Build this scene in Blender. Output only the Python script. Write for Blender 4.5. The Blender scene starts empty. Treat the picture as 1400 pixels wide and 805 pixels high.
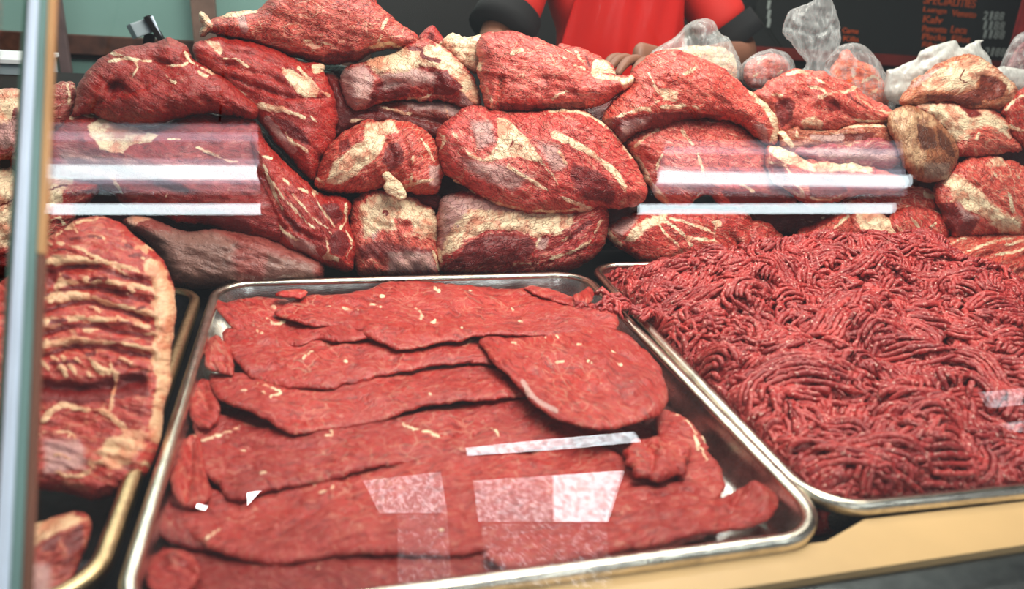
import bpy, bmesh, math, random
import numpy as np
from math import cos, sin, pi, radians, sqrt
from mathutils import Vector, Matrix, noise as mnoise
from mathutils.geometry import delaunay_2d_cdt

random.seed(7)
rng = np.random.RandomState(11)
scene = bpy.context.scene
COL = scene.collection

# ------------------------------------------------------------------ camera
F_PX, PITCH, ROLL, YAW = 1007.0, 0.374, 0.0708, 0.279
RIM = 1.0                     # height of the tray rims above the shop floor
CAM = np.array([0.0, 0.0, 1.36])

def _basis():
    f = np.array([0, cos(PITCH), -sin(PITCH)]); u = np.array([0, sin(PITCH), cos(PITCH)]); r = np.array([1.0, 0, 0])
    r2 = r * cos(ROLL) + u * sin(ROLL); u2 = -r * sin(ROLL) + u * cos(ROLL)
    rot = lambda v: np.array([cos(YAW) * v[0] + sin(YAW) * v[1], -sin(YAW) * v[0] + cos(YAW) * v[1], v[2]])
    return rot(r2), rot(u2), rot(f)
RT, UP, FW = _basis()

def rays(p):
    p = np.atleast_2d(np.asarray(p, float))
    return FW[None] + RT[None] * ((p[:, :1] - 700) / F_PX) - UP[None] * ((p[:, 1:2] - 402.5) / F_PX)
def at_plane(p, p0, n):
    d = rays(p)
    t = ((np.asarray(p0) - CAM) @ n) / (d @ n)
    return CAM[None] + d * t[:, None]
def atZ(x, y, z): return at_plane([(x, y)], (0, 0, z), np.array([0, 0, 1.0]))[0]
def atY(x, y, Y): return at_plane([(x, y)], (0, Y, 0), np.array([0, 1.0, 0]))[0]

cam_data = bpy.data.cameras.new('camera'); cam = bpy.data.objects.new('camera', cam_data); COL.objects.link(cam)
m = Matrix(((RT[0], UP[0], -FW[0], CAM[0]), (RT[1], UP[1], -FW[1], CAM[1]), (RT[2], UP[2], -FW[2], CAM[2]), (0, 0, 0, 1)))
cam.matrix_world = m
cam_data.sensor_width = 36.0
cam_data.lens = F_PX / 1400.0 * 36.0
cam_data.clip_start = 0.02
cam_data.dof.use_dof = True
cam_data.dof.focus_distance = 1.08
cam_data.dof.aperture_fstop = (cam_data.lens / 1000.0) / 0.0064
scene.camera = cam

# ------------------------------------------------------------------ object helpers
def link(name, me, mat=None, parent=None, col=None):
    o = bpy.data.objects.new(name, me)
    COL.objects.link(o)
    if mat is not None and me is not None: me.materials.append(mat)
    if parent is not None: o.parent = parent
    if col is not None: o.color = (*col, 1)
    return o
def tag(o, label=None, cat=None, group=None, kind=None):
    if label: o['label'] = label
    if cat: o['category'] = cat
    if group: o['group'] = group
    if kind: o['kind'] = kind
    return o
def thing(name, label, cat, loc=(0, 0, 0), group=None, kind=None):
    o = bpy.data.objects.new(name, None); COL.objects.link(o); o.location = loc
    return tag(o, label, cat, group, kind)
def reparent(o, p):
    """child given in world coordinates, under an unrotated empty"""
    o.parent = p
    o.matrix_parent_inverse = Matrix.Translation(-Vector(p.location))
    return o
def mesh_np(name, V, Fc, smooth=True):
    me = bpy.data.meshes.new(name)
    me.from_pydata([tuple(map(float, v)) for v in V], [], [tuple(map(int, f)) for f in Fc])
    if smooth: me.polygons.foreach_set('use_smooth', [True] * len(me.polygons))
    me.update()
    return me
def fix_normals(me):
    bm = bmesh.new(); bm.from_mesh(me); bmesh.ops.recalc_face_normals(bm, faces=bm.faces); bm.to_mesh(me); bm.free()
def box_bm(bm, lo, hi, rot=None, bevel=0.0):
    c = [(a + b) / 2 for a, b in zip(lo, hi)]; s = [b - a for a, b in zip(lo, hi)]
    r = bmesh.ops.create_cube(bm, size=1.0)
    for v in r['verts']: v.co = Vector((v.co.x * s[0], v.co.y * s[1], v.co.z * s[2]))
    if bevel > 0:
        es = list({e for v in r['verts'] for e in v.link_edges})
        rb = bmesh.ops.bevel(bm, geom=es, offset=bevel, segments=2, profile=0.7, affect='EDGES')
        vs = list({v for f in rb['faces'] for v in f.verts} | {v for v in r['verts'] if v.is_valid})
    else: vs = r['verts']
    M_ = Matrix.Translation(c)
    if rot is not None: M_ = Matrix.Translation(c) @ rot
    for v in vs: v.co = M_ @ v.co
    return vs
def box(name, lo, hi, mat, bevel=0.0, parent=None, rot=None):
    bm = bmesh.new(); box_bm(bm, lo, hi, rot, bevel)
    me = bpy.data.meshes.new(name); bm.to_mesh(me); bm.free()
    o = link(name, me, mat)
    if parent is not None: reparent(o, parent)
    return o
def prism(name, pts, ext, mat, parent=None):
    """extrude a 3-D polygon by vector ext"""
    n = len(pts); V = [np.asarray(p, float) for p in pts]; V += [v + np.asarray(ext) for v in V]
    Fc = [list(range(n))[::-1], list(range(n, 2 * n))] + [[i, (i + 1) % n, n + (i + 1) % n, n + i] for i in range(n)]
    me = mesh_np(name, V, Fc, smooth=False); fix_normals(me)
    o = link(name, me, mat)
    if parent is not None: reparent(o, parent)
    return o
def tube_data(P, R, k=8, closed=False, caps=True):
    P = np.asarray(P, float); n = len(P)
    R = np.full(n, R) if np.isscalar(R) else np.asarray(R)
    T = np.gradient(P, axis=0)
    if closed: T = np.roll(P, -1, 0) - np.roll(P, 1, 0)
    T /= np.linalg.norm(T, axis=1)[:, None] + 1e-12
    ref = np.array([0, 0, 1.0]) if abs(T[:, 2]).mean() < .8 else np.array([1.0, 0, 0])
    A = np.cross(T, ref); A /= np.linalg.norm(A, axis=1)[:, None] + 1e-12
    B = np.cross(A, T)
    th = np.arange(k) * 2 * pi / k
    V = (P[:, None] + R[:, None, None] * (A[:, None] * np.cos(th)[None, :, None] + B[:, None] * np.sin(th)[None, :, None])).reshape(-1, 3)
    Fc = []
    m_ = n if closed else n - 1
    for i in range(m_):
        a, b = i * k, ((i + 1) % n) * k
        for j in range(k): Fc.append((a + j, a + (j + 1) % k, b + (j + 1) % k, b + j))
    if not closed and caps:
        Fc.append(tuple(range(k))[::-1]); Fc.append(tuple((n - 1) * k + j for j in range(k)))
    return V, Fc

# ------------------------------------------------------------------ node helpers
class NT:
    def __init__(s, name):
        s.m = bpy.data.materials.new(name); s.m.use_nodes = True
        s.t = s.m.node_tree; s.n = s.t.nodes; s.n.clear(); s.out = s.n.new('ShaderNodeOutputMaterial')
    def new(s, t, **kw):
        n = s.n.new(t)
        for k, v in kw.items(): setattr(n, k, v)
        return n
    def put(s, sock, v):
        if v is None: return
        if isinstance(v, bpy.types.NodeSocket): s.t.links.new(v, sock)
        elif isinstance(v, (tuple, list)) and len(v) == 3 and sock.type == 'RGBA': sock.default_value = (*v, 1)
        else: sock.default_value = v
    def math(s, op, a, b=None, c=None, clamp=False):
        n = s.new('ShaderNodeMath', operation=op, use_clamp=clamp)
        s.put(n.inputs[0], a); s.put(n.inputs[1], b); s.put(n.inputs[2], c)
        return n.outputs[0]
    def mix(s, f, a, b, mode='MIX'):
        n = s.new('ShaderNodeMix', data_type='RGBA', blend_type=mode)
        s.put(n.inputs[0], f); s.put(n.inputs[6], a); s.put(n.inputs[7], b)
        return n.outputs[2]
    def step(s, x, lo, hi, a=0.0, b=1.0):
        n = s.new('ShaderNodeMapRange', interpolation_type='SMOOTHSTEP')
        s.put(n.inputs[0], x); n.inputs[1].default_value = lo; n.inputs[2].default_value = hi
        n.inputs[3].default_value = a; n.inputs[4].default_value = b
        return n.outputs[0]
    def noise(s, vec, scale, detail=3, rough=.55, dist=0.0, out=0):
        n = s.new('ShaderNodeTexNoise'); s.put(n.inputs['Vector'], vec)
        n.inputs['Scale'].default_value = scale; n.inputs['Detail'].default_value = detail
        n.inputs['Roughness'].default_value = rough; n.inputs['Distortion'].default_value = dist
        return n.outputs[out]
    def voro(s, vec, scale, feature='DISTANCE_TO_EDGE', out='Distance'):
        n = s.new('ShaderNodeTexVoronoi', feature=feature); s.put(n.inputs['Vector'], vec)
        n.inputs['Scale'].default_value = scale
        return n.outputs[out]
    def vmul(s, vec, k):
        n = s.new('ShaderNodeVectorMath', operation='MULTIPLY'); s.put(n.inputs[0], vec); n.inputs[1].default_value = k
        return n.outputs[0]
    def vadd(s, a, b):
        n = s.new('ShaderNodeVectorMath', operation='ADD'); s.put(n.inputs[0], a); s.put(n.inputs[1], b)
        return n.outputs[0]
    def vscale(s, a, k):
        n = s.new('ShaderNodeVectorMath', operation='SCALE'); s.put(n.inputs[0], a); n.inputs['Scale'].default_value = k
        return n.outputs[0]
    def bump(s, h, strength, dist, prev=None):
        n = s.new('ShaderNodeBump'); n.inputs['Strength'].default_value = strength; n.inputs['Distance'].default_value = dist
        s.put(n.inputs['Height'], h); s.put(n.inputs['Normal'], prev)
        return n.outputs[0]
    def attr(s, name, out=0):
        n = s.new('ShaderNodeAttribute'); n.attribute_name = name
        return n.outputs[out]
    def bsdf(s, col, rough=.5, metal=0.0, normal=None, **kw):
        n = s.new('ShaderNodeBsdfPrincipled')
        s.put(n.inputs['Base Color'], col); s.put(n.inputs['Roughness'], rough); s.put(n.inputs['Metallic'], metal)
        s.put(n.inputs['Normal'], normal)
        for k, v in kw.items(): s.put(n.inputs[k.replace('_', ' ')], v)
        return n.outputs[0]
    def done(s, sh):
        s.t.links.new(sh, s.out.inputs[0]); return s.m
    def pos(s): return s.new('ShaderNodeTexCoord').outputs['Object']

def srgb(r, g, b):
    f = lambda c: (c / 255 / 12.92) if c <= 10 else ((c / 255 + .055) / 1.055) ** 2.4
    return (f(r), f(g), f(b))

def mat_plain(name, col, rough=.6, metal=0.0, var=.25, scale=12, bump=.0, spec=.5, coords=None):
    t = NT(name); P = t.pos()
    n = t.noise(P, scale, 4)
    c = t.mix(t.step(n, .3, .7), tuple(x * (1 - var) for x in col), tuple(min(1, x * (1 + var)) for x in col))
    nn = t.bump(t.noise(P, scale * 12, 2), bump, .001) if bump else None
    return t.done(t.bsdf(c, rough, metal, nn, Specular_IOR_Level=spec))

def mat_meat(name, marb=.3, wrink=.4, fib=1.0, fat=srgb(246, 222, 184), fatvar=srgb(218, 146, 116), rough=.36, deep=srgb(96, 10, 12), grain=1.0, silver=srgb(176, 130, 140)):
    """colour: object colour mixed with fat / deep / silverskin weights held per vertex ('feat')"""
    t = NT(name)
    g = t.attr('guv', 1)
    ft = t.new('ShaderNodeSeparateColor'); t.put(ft.inputs[0], t.attr('feat', 0))
    fR, fG, fB = ft.outputs
    warp = t.vscale(t.noise(g, 22, 3, out=1), .03)
    gw = t.vadd(g, warp)
    fibre = t.noise(t.vmul(gw, (1, 5.5, 3)), 46 * fib, 5, .62)            # streaks along the grain
    n_co = t.noise(g, 16, 3)
    n_fi = t.noise(g, 240, 3, .6)
    n_mid = t.noise(gw, 75, 4, .65, .6)
    # base red and its natural variation
    oi = t.new('ShaderNodeObjectInfo').outputs['Color']
    c = t.mix(t.step(n_co, .35, .68), oi, t.mix(1.0, oi, (1.25, 1.5, 1.45), 'MULTIPLY'))
    c = t.mix(t.math('MULTIPLY', t.step(fibre, .49, .36), .75), c, t.mix(1.0, oi, (.52, .26, .26), 'MULTIPLY'))
    fine = t.noise(t.vmul(gw, (1, 4.0, 3)), 150 * fib, 3, .6)
    c = t.mix(t.math('MULTIPLY', t.step(fine, .48, .34), .6 * min(1, marb * 1.8)), c, t.mix(1.0, oi, (.42, .16, .16), 'MULTIPLY'))
    c = t.mix(t.math('MULTIPLY', t.step(fine, .54, .68), marb * .8), c, t.mix(.45, oi, fat))
    # pale grain
    mk = t.math('MULTIPLY', t.step(fibre, .54, .70), marb)
    c = t.mix(mk, c, t.mix(.45, oi, fat))
    mk2 = t.math('MULTIPLY', t.step(n_fi, .58, .72), min(1, marb * 1.3 * grain))
    c = t.mix(mk2, c, t.mix(.4, oi, fat))
    # veins of marbling
    vv = t.voro(t.vmul(gw, (1, 2.6, 1)), 34 * fib)
    vein = t.math('MULTIPLY', t.step(vv, .045, .0), t.step(n_co, .5, .62))
    c = t.mix(t.math('MULTIPLY', vein, marb * .9), c, t.mix(.75, oi, fat))
    # deep red and silverskin patches
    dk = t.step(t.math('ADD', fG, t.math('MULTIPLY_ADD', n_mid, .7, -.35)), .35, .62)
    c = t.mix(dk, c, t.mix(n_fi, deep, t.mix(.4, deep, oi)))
    sl = t.step(t.math('ADD', fB, t.math('MULTIPLY_ADD', fibre, .8, -.4)), .3, .75)
    c = t.mix(t.math('MULTIPLY', sl, .8), c, t.mix(n_mid, silver, t.mix(.5, silver, fat)))
    # fat
    fm = t.step(t.math('ADD', fR, t.math('ADD', t.math('MULTIPLY_ADD', fibre, .9, -.45), t.math('MULTIPLY_ADD', n_mid, .7, -.35))), .30, .62)
    fcol = t.mix(t.step(t.noise(gw, 42, 5, .68), .44, .62), fat, fatvar)
    fcol = t.mix(t.math('MULTIPLY', t.step(fibre, .52, .66), .45), fcol, t.mix(.5, oi, fat))
    fcol = t.mix(t.math('MULTIPLY', t.step(n_fi, .6, .7), .35), fcol, oi)
    c = t.mix(fm, c, fcol)
    # wrinkles: relief first, with their crease shade put faintly into the colour
    w1 = t.voro(t.vadd(t.vmul(g, (1, 1.9, 1)), t.vscale(t.noise(g, 45, 3, out=1), .05)), 62)
    wl = t.step(w1, .0, .07)
    c = t.mix(t.math('MULTIPLY', t.math('SUBTRACT', 1.0, wl), wrink * .55), c, t.mix(1.0, c, (.30, .12, .12), 'MULTIPLY'))
    h = t.math('ADD', t.math('MULTIPLY', fibre, 1.2), t.math('MULTIPLY', wl, wrink * .8))
    h = t.math('ADD', h, t.math('MULTIPLY', n_fi, .25))
    h = t.math('ADD', h, t.math('MULTIPLY', n_mid, .8))
    h = t.math('ADD', h, t.math('MULTIPLY', fine, .5))
    nrm = t.bump(h, .75, .0035)
    rg = t.math('ADD', rough, t.math('MULTIPLY_ADD', n_mid, .3, -.15))
    return t.done(t.bsdf(c, rg, 0, nrm, Specular_IOR_Level=.45, Coat_Weight=.12, Coat_Roughness=.25))

# ------------------------------------------------------------------ 2-D helpers on traced outlines
def seg_dist(P, L, closed=False):
    P = np.asarray(P, float); L = np.asarray(L, float)
    A = L if closed else L[:-1]; B = np.roll(L, -1, 0) if closed else L[1:]
    out = np.full(len(P), 1e9)
    for a, b in zip(A, B):
        d = b - a; q = d @ d + 1e-9
        t = np.clip(((P - a) @ d) / q, 0, 1)
        out = np.minimum(out, np.hypot(*(P - a - t[:, None] * d).T))
    return out
def inside(P, L):
    x, y = P[:, 0], P[:, 1]; res = np.zeros(len(P), bool); n = len(L)
    for i in range(n):
        x1, y1 = L[i]; x2, y2 = L[(i + 1) % n]
        if y1 == y2: continue
        res ^= ((y1 > y) != (y2 > y)) & (x < (x2 - x1) * (y - y1) / (y2 - y1) + x1)
    return res
def chaikin(L, closed=True, it=1, w=.2):
    L = np.asarray(L, float)
    for _ in range(it):
        if closed:
            N = np.roll(L, -1, 0)
            L = np.stack([L * (1 - w) + N * w, L * w + N * (1 - w)], 1).reshape(-1, 2)
        else:
            A, N = L[:-1], L[1:]
            L = np.vstack([L[:1], np.stack([A * (1 - w) + N * w, A * w + N * (1 - w)], 1).reshape(-1, 2), L[-1:]])
    return L
def resample(L, s, closed=True):
    L = np.asarray(L, float)
    if closed: L = np.vstack([L, L[:1]])
    d = np.r_[0, np.cumsum(np.hypot(*np.diff(L, axis=0).T))]
    n = max(6, int(round(d[-1] / s)))
    t = np.linspace(0, d[-1], n + (1 if closed else 0))
    R = np.stack([np.interp(t, d, L[:, 0]), np.interp(t, d, L[:, 1])], 1)
    return R[:-1] if closed else R
def vnoise(P, s, seed=0.0, octv=3, H=1.0):
    return np.array([mnoise.fractal(Vector((p[0] * s + seed, p[1] * s - seed, (p[2] if len(p) > 2 else 0) * s + seed * .7)), H, 2.0, octv) for p in P])

_seed = [0]
def cut(name, poly, p0, n, T=.045, Tb=None, R=None, step=4.0, feats=(), mat=None, col=(.4, .04, .03), fibre=0.0,
        rough_amp=.0055, nscale=14, prof=.42, ridge=.0016, up=None, jitter=.8, lift=None, pxm=None, zfun=None, wave=0.0, grow=0.0):
    """A solid piece: the outline stands in the plane (p0, n); it swells by T in front and Tb behind."""
    _seed[0] += 1; sd = _seed[0] * 3.71
    Tb = T if Tb is None else Tb
    L = resample(chaikin(poly, it=2), step)
    # ragged outline
    tang = np.roll(L, -1, 0) - np.roll(L, 1, 0); nr = np.stack([tang[:, 1], -tang[:, 0]], 1); nr /= np.hypot(*nr.T)[:, None] + 1e-9
    jit = (vnoise(L, .06, sd, 4) * 2.2 + vnoise(L, .25, sd + 3, 2) * .9) * jitter + grow
    L = L + nr * jit[:, None]
    area = np.sum(L[:, 0] * np.roll(L[:, 1], -1) - np.roll(L[:, 0], -1) * L[:, 1])
    if area < 0: L = L[::-1]
    x0, y0 = L.min(0); x1, y1 = L.max(0)
    gx = np.arange(x0, x1 + step, step); gy = np.arange(y0, y1 + step, step * .87)
    G = np.array([(a + (j % 2) * step * .5, b) for j, b in enumerate(gy) for a in gx])
    rings = []
    tang = np.roll(L, -1, 0) - np.roll(L, 1, 0); nr = np.stack([-tang[:, 1], tang[:, 0]], 1); nr /= np.hypot(*nr.T)[:, None] + 1e-9
    for o in (step * .28,): rings.append(L + nr * o)
    G = G[inside(G, L)]
    G = G[seg_dist(G, L, True) > step * .75]
    rg = np.vstack(rings); dr = seg_dist(rg, L, True); rg = rg[inside(rg, L) & (dr > step * .2)]
    Q = np.vstack([L, rg, G]); nb = len(L)
    res = delaunay_2d_cdt([Vector(q) for q in Q], [(i, (i + 1) % nb) for i in range(nb)], [], 1, 1e-4)
    vo, faces = np.array([tuple(v) for v in res[0]]), [list(f) for f in res[2]]
    # drop faces outside
    cen = np.array([vo[f].mean(0) for f in faces]); ok = inside(cen, L); faces = [f for f, k in zip(faces, ok) if k]
    d = seg_dist(vo, L, True)
    bnd = d < step * .12
    Rm = d.max() * .72 if R is None else R
    q = np.clip(d / Rm, 0, 1)
    h = np.sqrt(np.clip(1 - (1 - q) ** 2, 0, 1)) ** (prof * 2)
    h[bnd] = 0
    fat = np.zeros(len(vo)); deep = np.zeros(len(vo)); silv = np.zeros(len(vo)); dh = np.zeros(len(vo))
    wp = vo + np.stack([vnoise(vo, .05, sd, 3), vnoise(vo, .05, sd + 50, 3)], 1) * 2.2
    _vn = vnoise(vo, .045, sd + 20, 2)
    for ft in feats:
        k = ft[0]
        if k in 'fdps':
            w, pts = ft[1], chaikin(ft[2], False, 2)
            dd = seg_dist(wp, pts); a = np.clip(1.5 - dd / max(w * .62, 1.7), 0, 1)
            if k == 'f': a = a * np.clip(.80 + 1.1 * _vn, .35, 1); fat = np.maximum(fat, a); dh += .0016 * np.clip(1 - dd / w, 0, 1)
            if k == 'd': deep = np.maximum(deep, a); fat *= 1 - a * .9
            if k in 'ps': silv = np.maximum(silv, a)
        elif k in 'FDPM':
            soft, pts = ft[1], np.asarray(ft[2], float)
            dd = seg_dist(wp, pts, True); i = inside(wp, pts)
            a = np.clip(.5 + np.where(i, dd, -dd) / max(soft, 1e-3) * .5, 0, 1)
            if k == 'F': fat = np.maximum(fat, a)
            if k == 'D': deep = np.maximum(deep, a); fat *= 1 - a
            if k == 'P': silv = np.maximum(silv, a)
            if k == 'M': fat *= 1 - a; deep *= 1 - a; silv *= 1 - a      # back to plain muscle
        elif k == 'g':     # crease
            w, dep, pts = ft[1], ft[2], chaikin(ft[3], False, 2)
            dd = seg_dist(wp, pts); dh -= dep * .001 * np.exp(-(dd / w) ** 2)
        elif k == 'h':     # hump / dent, soft
            w, dep, pts = ft[1], ft[2], ft[3]
            dd = seg_dist(vo, np.asarray(pts, float)) if len(pts) > 1 else np.hypot(*(vo - pts[0]).T)
            dh += dep * .001 * np.exp(-(dd / w) ** 2)
    n = np.asarray(n, float); n = n / np.linalg.norm(n)
    B = at_plane(vo, p0, n)
    dirs = (CAM[None] - B); dist = np.linalg.norm(dirs, axis=1)[:, None]; dirs /= dist
    if up is not None: dirs = np.tile(np.asarray(up, float), (len(vo), 1))
    if zfun is not None: B = zfun(B)
    env = np.clip(d / (step * 3), 0, 1)
    nz = vnoise(B, nscale, sd, 4) * rough_amp + vnoise(B, nscale * 4, sd, 2) * rough_amp * .3
    if ridge:
        ca_, sa_ = cos(fibre), sin(fibre)
        uu = (vo[:, 0] * ca_ + vo[:, 1] * sa_); vv = (-vo[:, 0] * sa_ + vo[:, 1] * ca_)
        QQ = np.stack([uu * .011, vv * .065], 1) + vnoise(vo, .02, sd, 2)[:, None] * .45
        rn = vnoise(QQ, 1.0, sd, 3); nz = nz + (.5 - np.abs(rn) * 2.2) * ridge * 1.6
        QQ = np.stack([uu * .03, vv * .16], 1) + vnoise(vo, .05, sd, 2)[:, None] * .5
        nz = nz + vnoise(QQ, 1.0, sd + 5, 2) * ridge * .8
    if wave: B = B + np.asarray(n)[None] * (vnoise(B, 7, sd, 2) * wave)[:, None]
    Fr = B + dirs * (T * h + (nz + dh) * env)[:, None]
    bk = vnoise(B, nscale, sd + 9, 3) * rough_amp * .6
    Bk = B - dirs * (Tb * h + bk * env)[:, None]
    nv = len(vo); mapb = np.arange(nv) + nv
    keep = ~bnd; idx = np.cumsum(keep) - 1
    mapb = np.where(keep, idx + nv, np.arange(nv))
    V = np.vstack([Fr, Bk[keep]])
    Fc = [f for f in faces] + [[int(mapb[i]) for i in f[::-1]] for f in faces]
    Fc = [f for f in Fc if len(set(f)) >= 3]
    c0 = V.mean(0)
    me = mesh_np(name, V - c0, Fc); fix_normals(me)
    # attributes
    feat = np.zeros((len(V), 4), np.float32); feat[:, 3] = 1
    for j, a in enumerate((fat, deep, silv)):
        feat[:nv, j] = a; feat[nv:, j] = a[keep] * (1 if j == 0 else .6)
    at = me.color_attributes.new('feat', 'FLOAT_COLOR', 'POINT'); at.data.foreach_set('color', feat.ravel())
    ca, sa = cos(fibre), sin(fibre)
    sc = (pxm or .00105)
    u = (vo[:, 0] * ca + vo[:, 1] * sa) * sc; v = (-vo[:, 0] * sa + vo[:, 1] * ca) * sc
    g = np.zeros((len(V), 3), np.float32); g[:nv, 0] = u + sd; g[:nv, 1] = v + sd * .3; g[nv:, 0] = u[keep] + sd + .3; g[nv:, 1] = v[keep] + sd * .3; g[:, 2] = sd * .11
    at = me.attributes.new('guv', 'FLOAT_VECTOR', 'POINT'); at.data.foreach_set('vector', g.ravel())
    o = link(name, me, mat, col=col); o.location = c0
    return o
# ------------------------------------------------------------------ materials
M = {}
M['pink'] = mat_meat('pink_beef', marb=.6, wrink=.75, fib=1.0, rough=.42)
M['deep'] = mat_meat('dark_red_beef', marb=.18, wrink=.35, fib=1.1, rough=.34)
M['fatty'] = mat_meat('fatty_beef', marb=.65, wrink=.55, fib=1.2, rough=.38)
M['slice'] = mat_meat('sliced_beef', marb=.26, wrink=.1, fib=1.3, rough=.36, grain=1.0)
M['rib'] = mat_meat('rib_beef', marb=.6, wrink=.1, fib=.55, rough=.4, fat=srgb(225, 180, 140), fatvar=srgb(205, 130, 95))
M['brown'] = mat_meat('brown_skin', marb=.45, wrink=.5, fib=.8, rough=.4, fat=srgb(208, 168, 130), fatvar=srgb(150, 100, 72), deep=srgb(70, 30, 18), silver=srgb(120, 100, 95))

def mat_metal(name, col, rough=.3, brush=(1, 40, 40), amt=.12, dirt=0.0):
    t = NT(name); P = t.pos()
    n = t.noise(t.vmul(P, brush), 30, 4)
    n2 = t.noise(P, 55, 4, .7)
    c = t.mix(t.step(n2, .35, .75), col, tuple(x * .6 for x in col))
    if dirt: c = t.mix(t.math('MULTIPLY', t.step(t.noise(P, 18, 4), .45, .7), dirt), c, (.10, .03, .015))
    return t.done(t.bsdf(c, t.math('MULTIPLY_ADD', n, amt * 2, rough - amt), 1.0, t.bump(t.math('ADD', n, n2), .25, .0006)))
M['steel'] = mat_metal('tray_steel', (.78, .76, .72), .26, dirt=.25)
M['rimsteel'] = mat_metal('tray_rim_steel', (.86, .80, .68), .22)
M['darksteel'] = mat_metal('case_steel', (.10, .115, .12), .38)
M['black'] = mat_plain('black_plastic', (.008, .006, .006), .8, spec=.15)
M['deck'] = mat_plain('case_deck_dark', (.010, .009, .010), .6, spec=.2)
M['laminate'] = mat_plain('beige_laminate', srgb(205, 168, 118), .35, var=.08, scale=6, bump=.1)
M['teal'] = mat_plain('teal_wall_paint', srgb(128, 168, 160), .8, var=.06, scale=2)
M['brownwood'] = mat_plain('brown_wood_rail', srgb(74, 44, 32), .55, var=.35, scale=25, bump=.2)
M['postwood'] = mat_plain('grey_brown_post', srgb(120, 96, 84), .6, var=.2, scale=14)
M['dark_wall'] = mat_plain('dark_board', srgb(24, 28, 27), .6, var=.08, scale=3)
M['redpaint'] = mat_plain('red_frame', srgb(120, 34, 24), .6, var=.15)
M['floor'] = mat_plain('floor_tile', srgb(120, 116, 110), .5, var=.1)
M['white'] = mat_plain('white_enamel', (.75, .78, .8), .35, var=.03)
M['orange_text'] = mat_plain('orange_lettering', srgb(200, 84, 34), .6, var=.1)
M['white_text'] = mat_plain('white_figures', srgb(165, 175, 170), .6, var=.05)
M['greybox'] = mat_plain('grey_box', srgb(150, 165, 172), .45, var=.08)
M['alu'] = mat_plain('aluminium_profile', srgb(205, 220, 238), .25, var=.05, scale=20)
M['gold'] = mat_plain('tan_seal', srgb(192, 150, 104), .5, var=.1)
M['dimseal'] = mat_plain('dim_seal', srgb(120, 84, 70), .5, var=.1)

def mat_emit(name, col, s):
    t = NT(name); e = t.new('ShaderNodeEmission'); t.put(e.inputs[0], col); e.inputs[1].default_value = s
    return t.done(e.outputs[0])
M['tube'] = mat_emit('fluorescent_tube', (.86, .96, 1.0), 13.5)
def mat_glare(name, s, lo=.35, hi=.62, base=.25):
    t = NT(name); e = t.new('ShaderNodeEmission'); t.put(e.inputs[0], (.93, .96, 1.0))
    n = t.noise(t.pos(), 95, 5, .75); k = t.step(n, lo, hi, s * base, s)
    t.put(e.inputs[1], k); return t.done(e.outputs[0])
M['glare_bright'] = mat_glare('glare_pane', 14, .38, .58, .45)
M['glare_dim'] = mat_glare('dim_glare_pane', 7.5, .42, .66, .25)

def mat_glass(name, tint=(.975, .99, .985), ior=1.5):
    t = NT(name)
    tr = t.new('ShaderNodeBsdfTransparent'); t.put(tr.inputs[0], tint)
    gl = t.new('ShaderNodeBsdfGlossy'); gl.inputs['Roughness'].default_value = .0
    ge = t.new('ShaderNodeNewGeometry'); dt = t.new('ShaderNodeVectorMath', operation='DOT_PRODUCT')
    t.put(dt.inputs[0], ge.outputs['True Normal']); t.put(dt.inputs[1], ge.outputs['Incoming'])
    q = t.math('SUBTRACT', 1.0, t.math('ABSOLUTE', dt.outputs['Value']))
    fr = t.math('MULTIPLY_ADD', t.math('POWER', q, 5.0), .9, .042)      # reflectance of plain glass
    mx = t.new('ShaderNodeMixShader'); t.put(mx.inputs[0], fr); t.put(mx.inputs[1], tr.outputs[0]); t.put(mx.inputs[2], gl.outputs[0])
    return t.done(mx.outputs[0])
M['glass'] = mat_glass('case_glass')
M['glass_edge'] = mat_plain('green_glass_edge', srgb(84, 120, 108), .25, var=.1)

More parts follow.
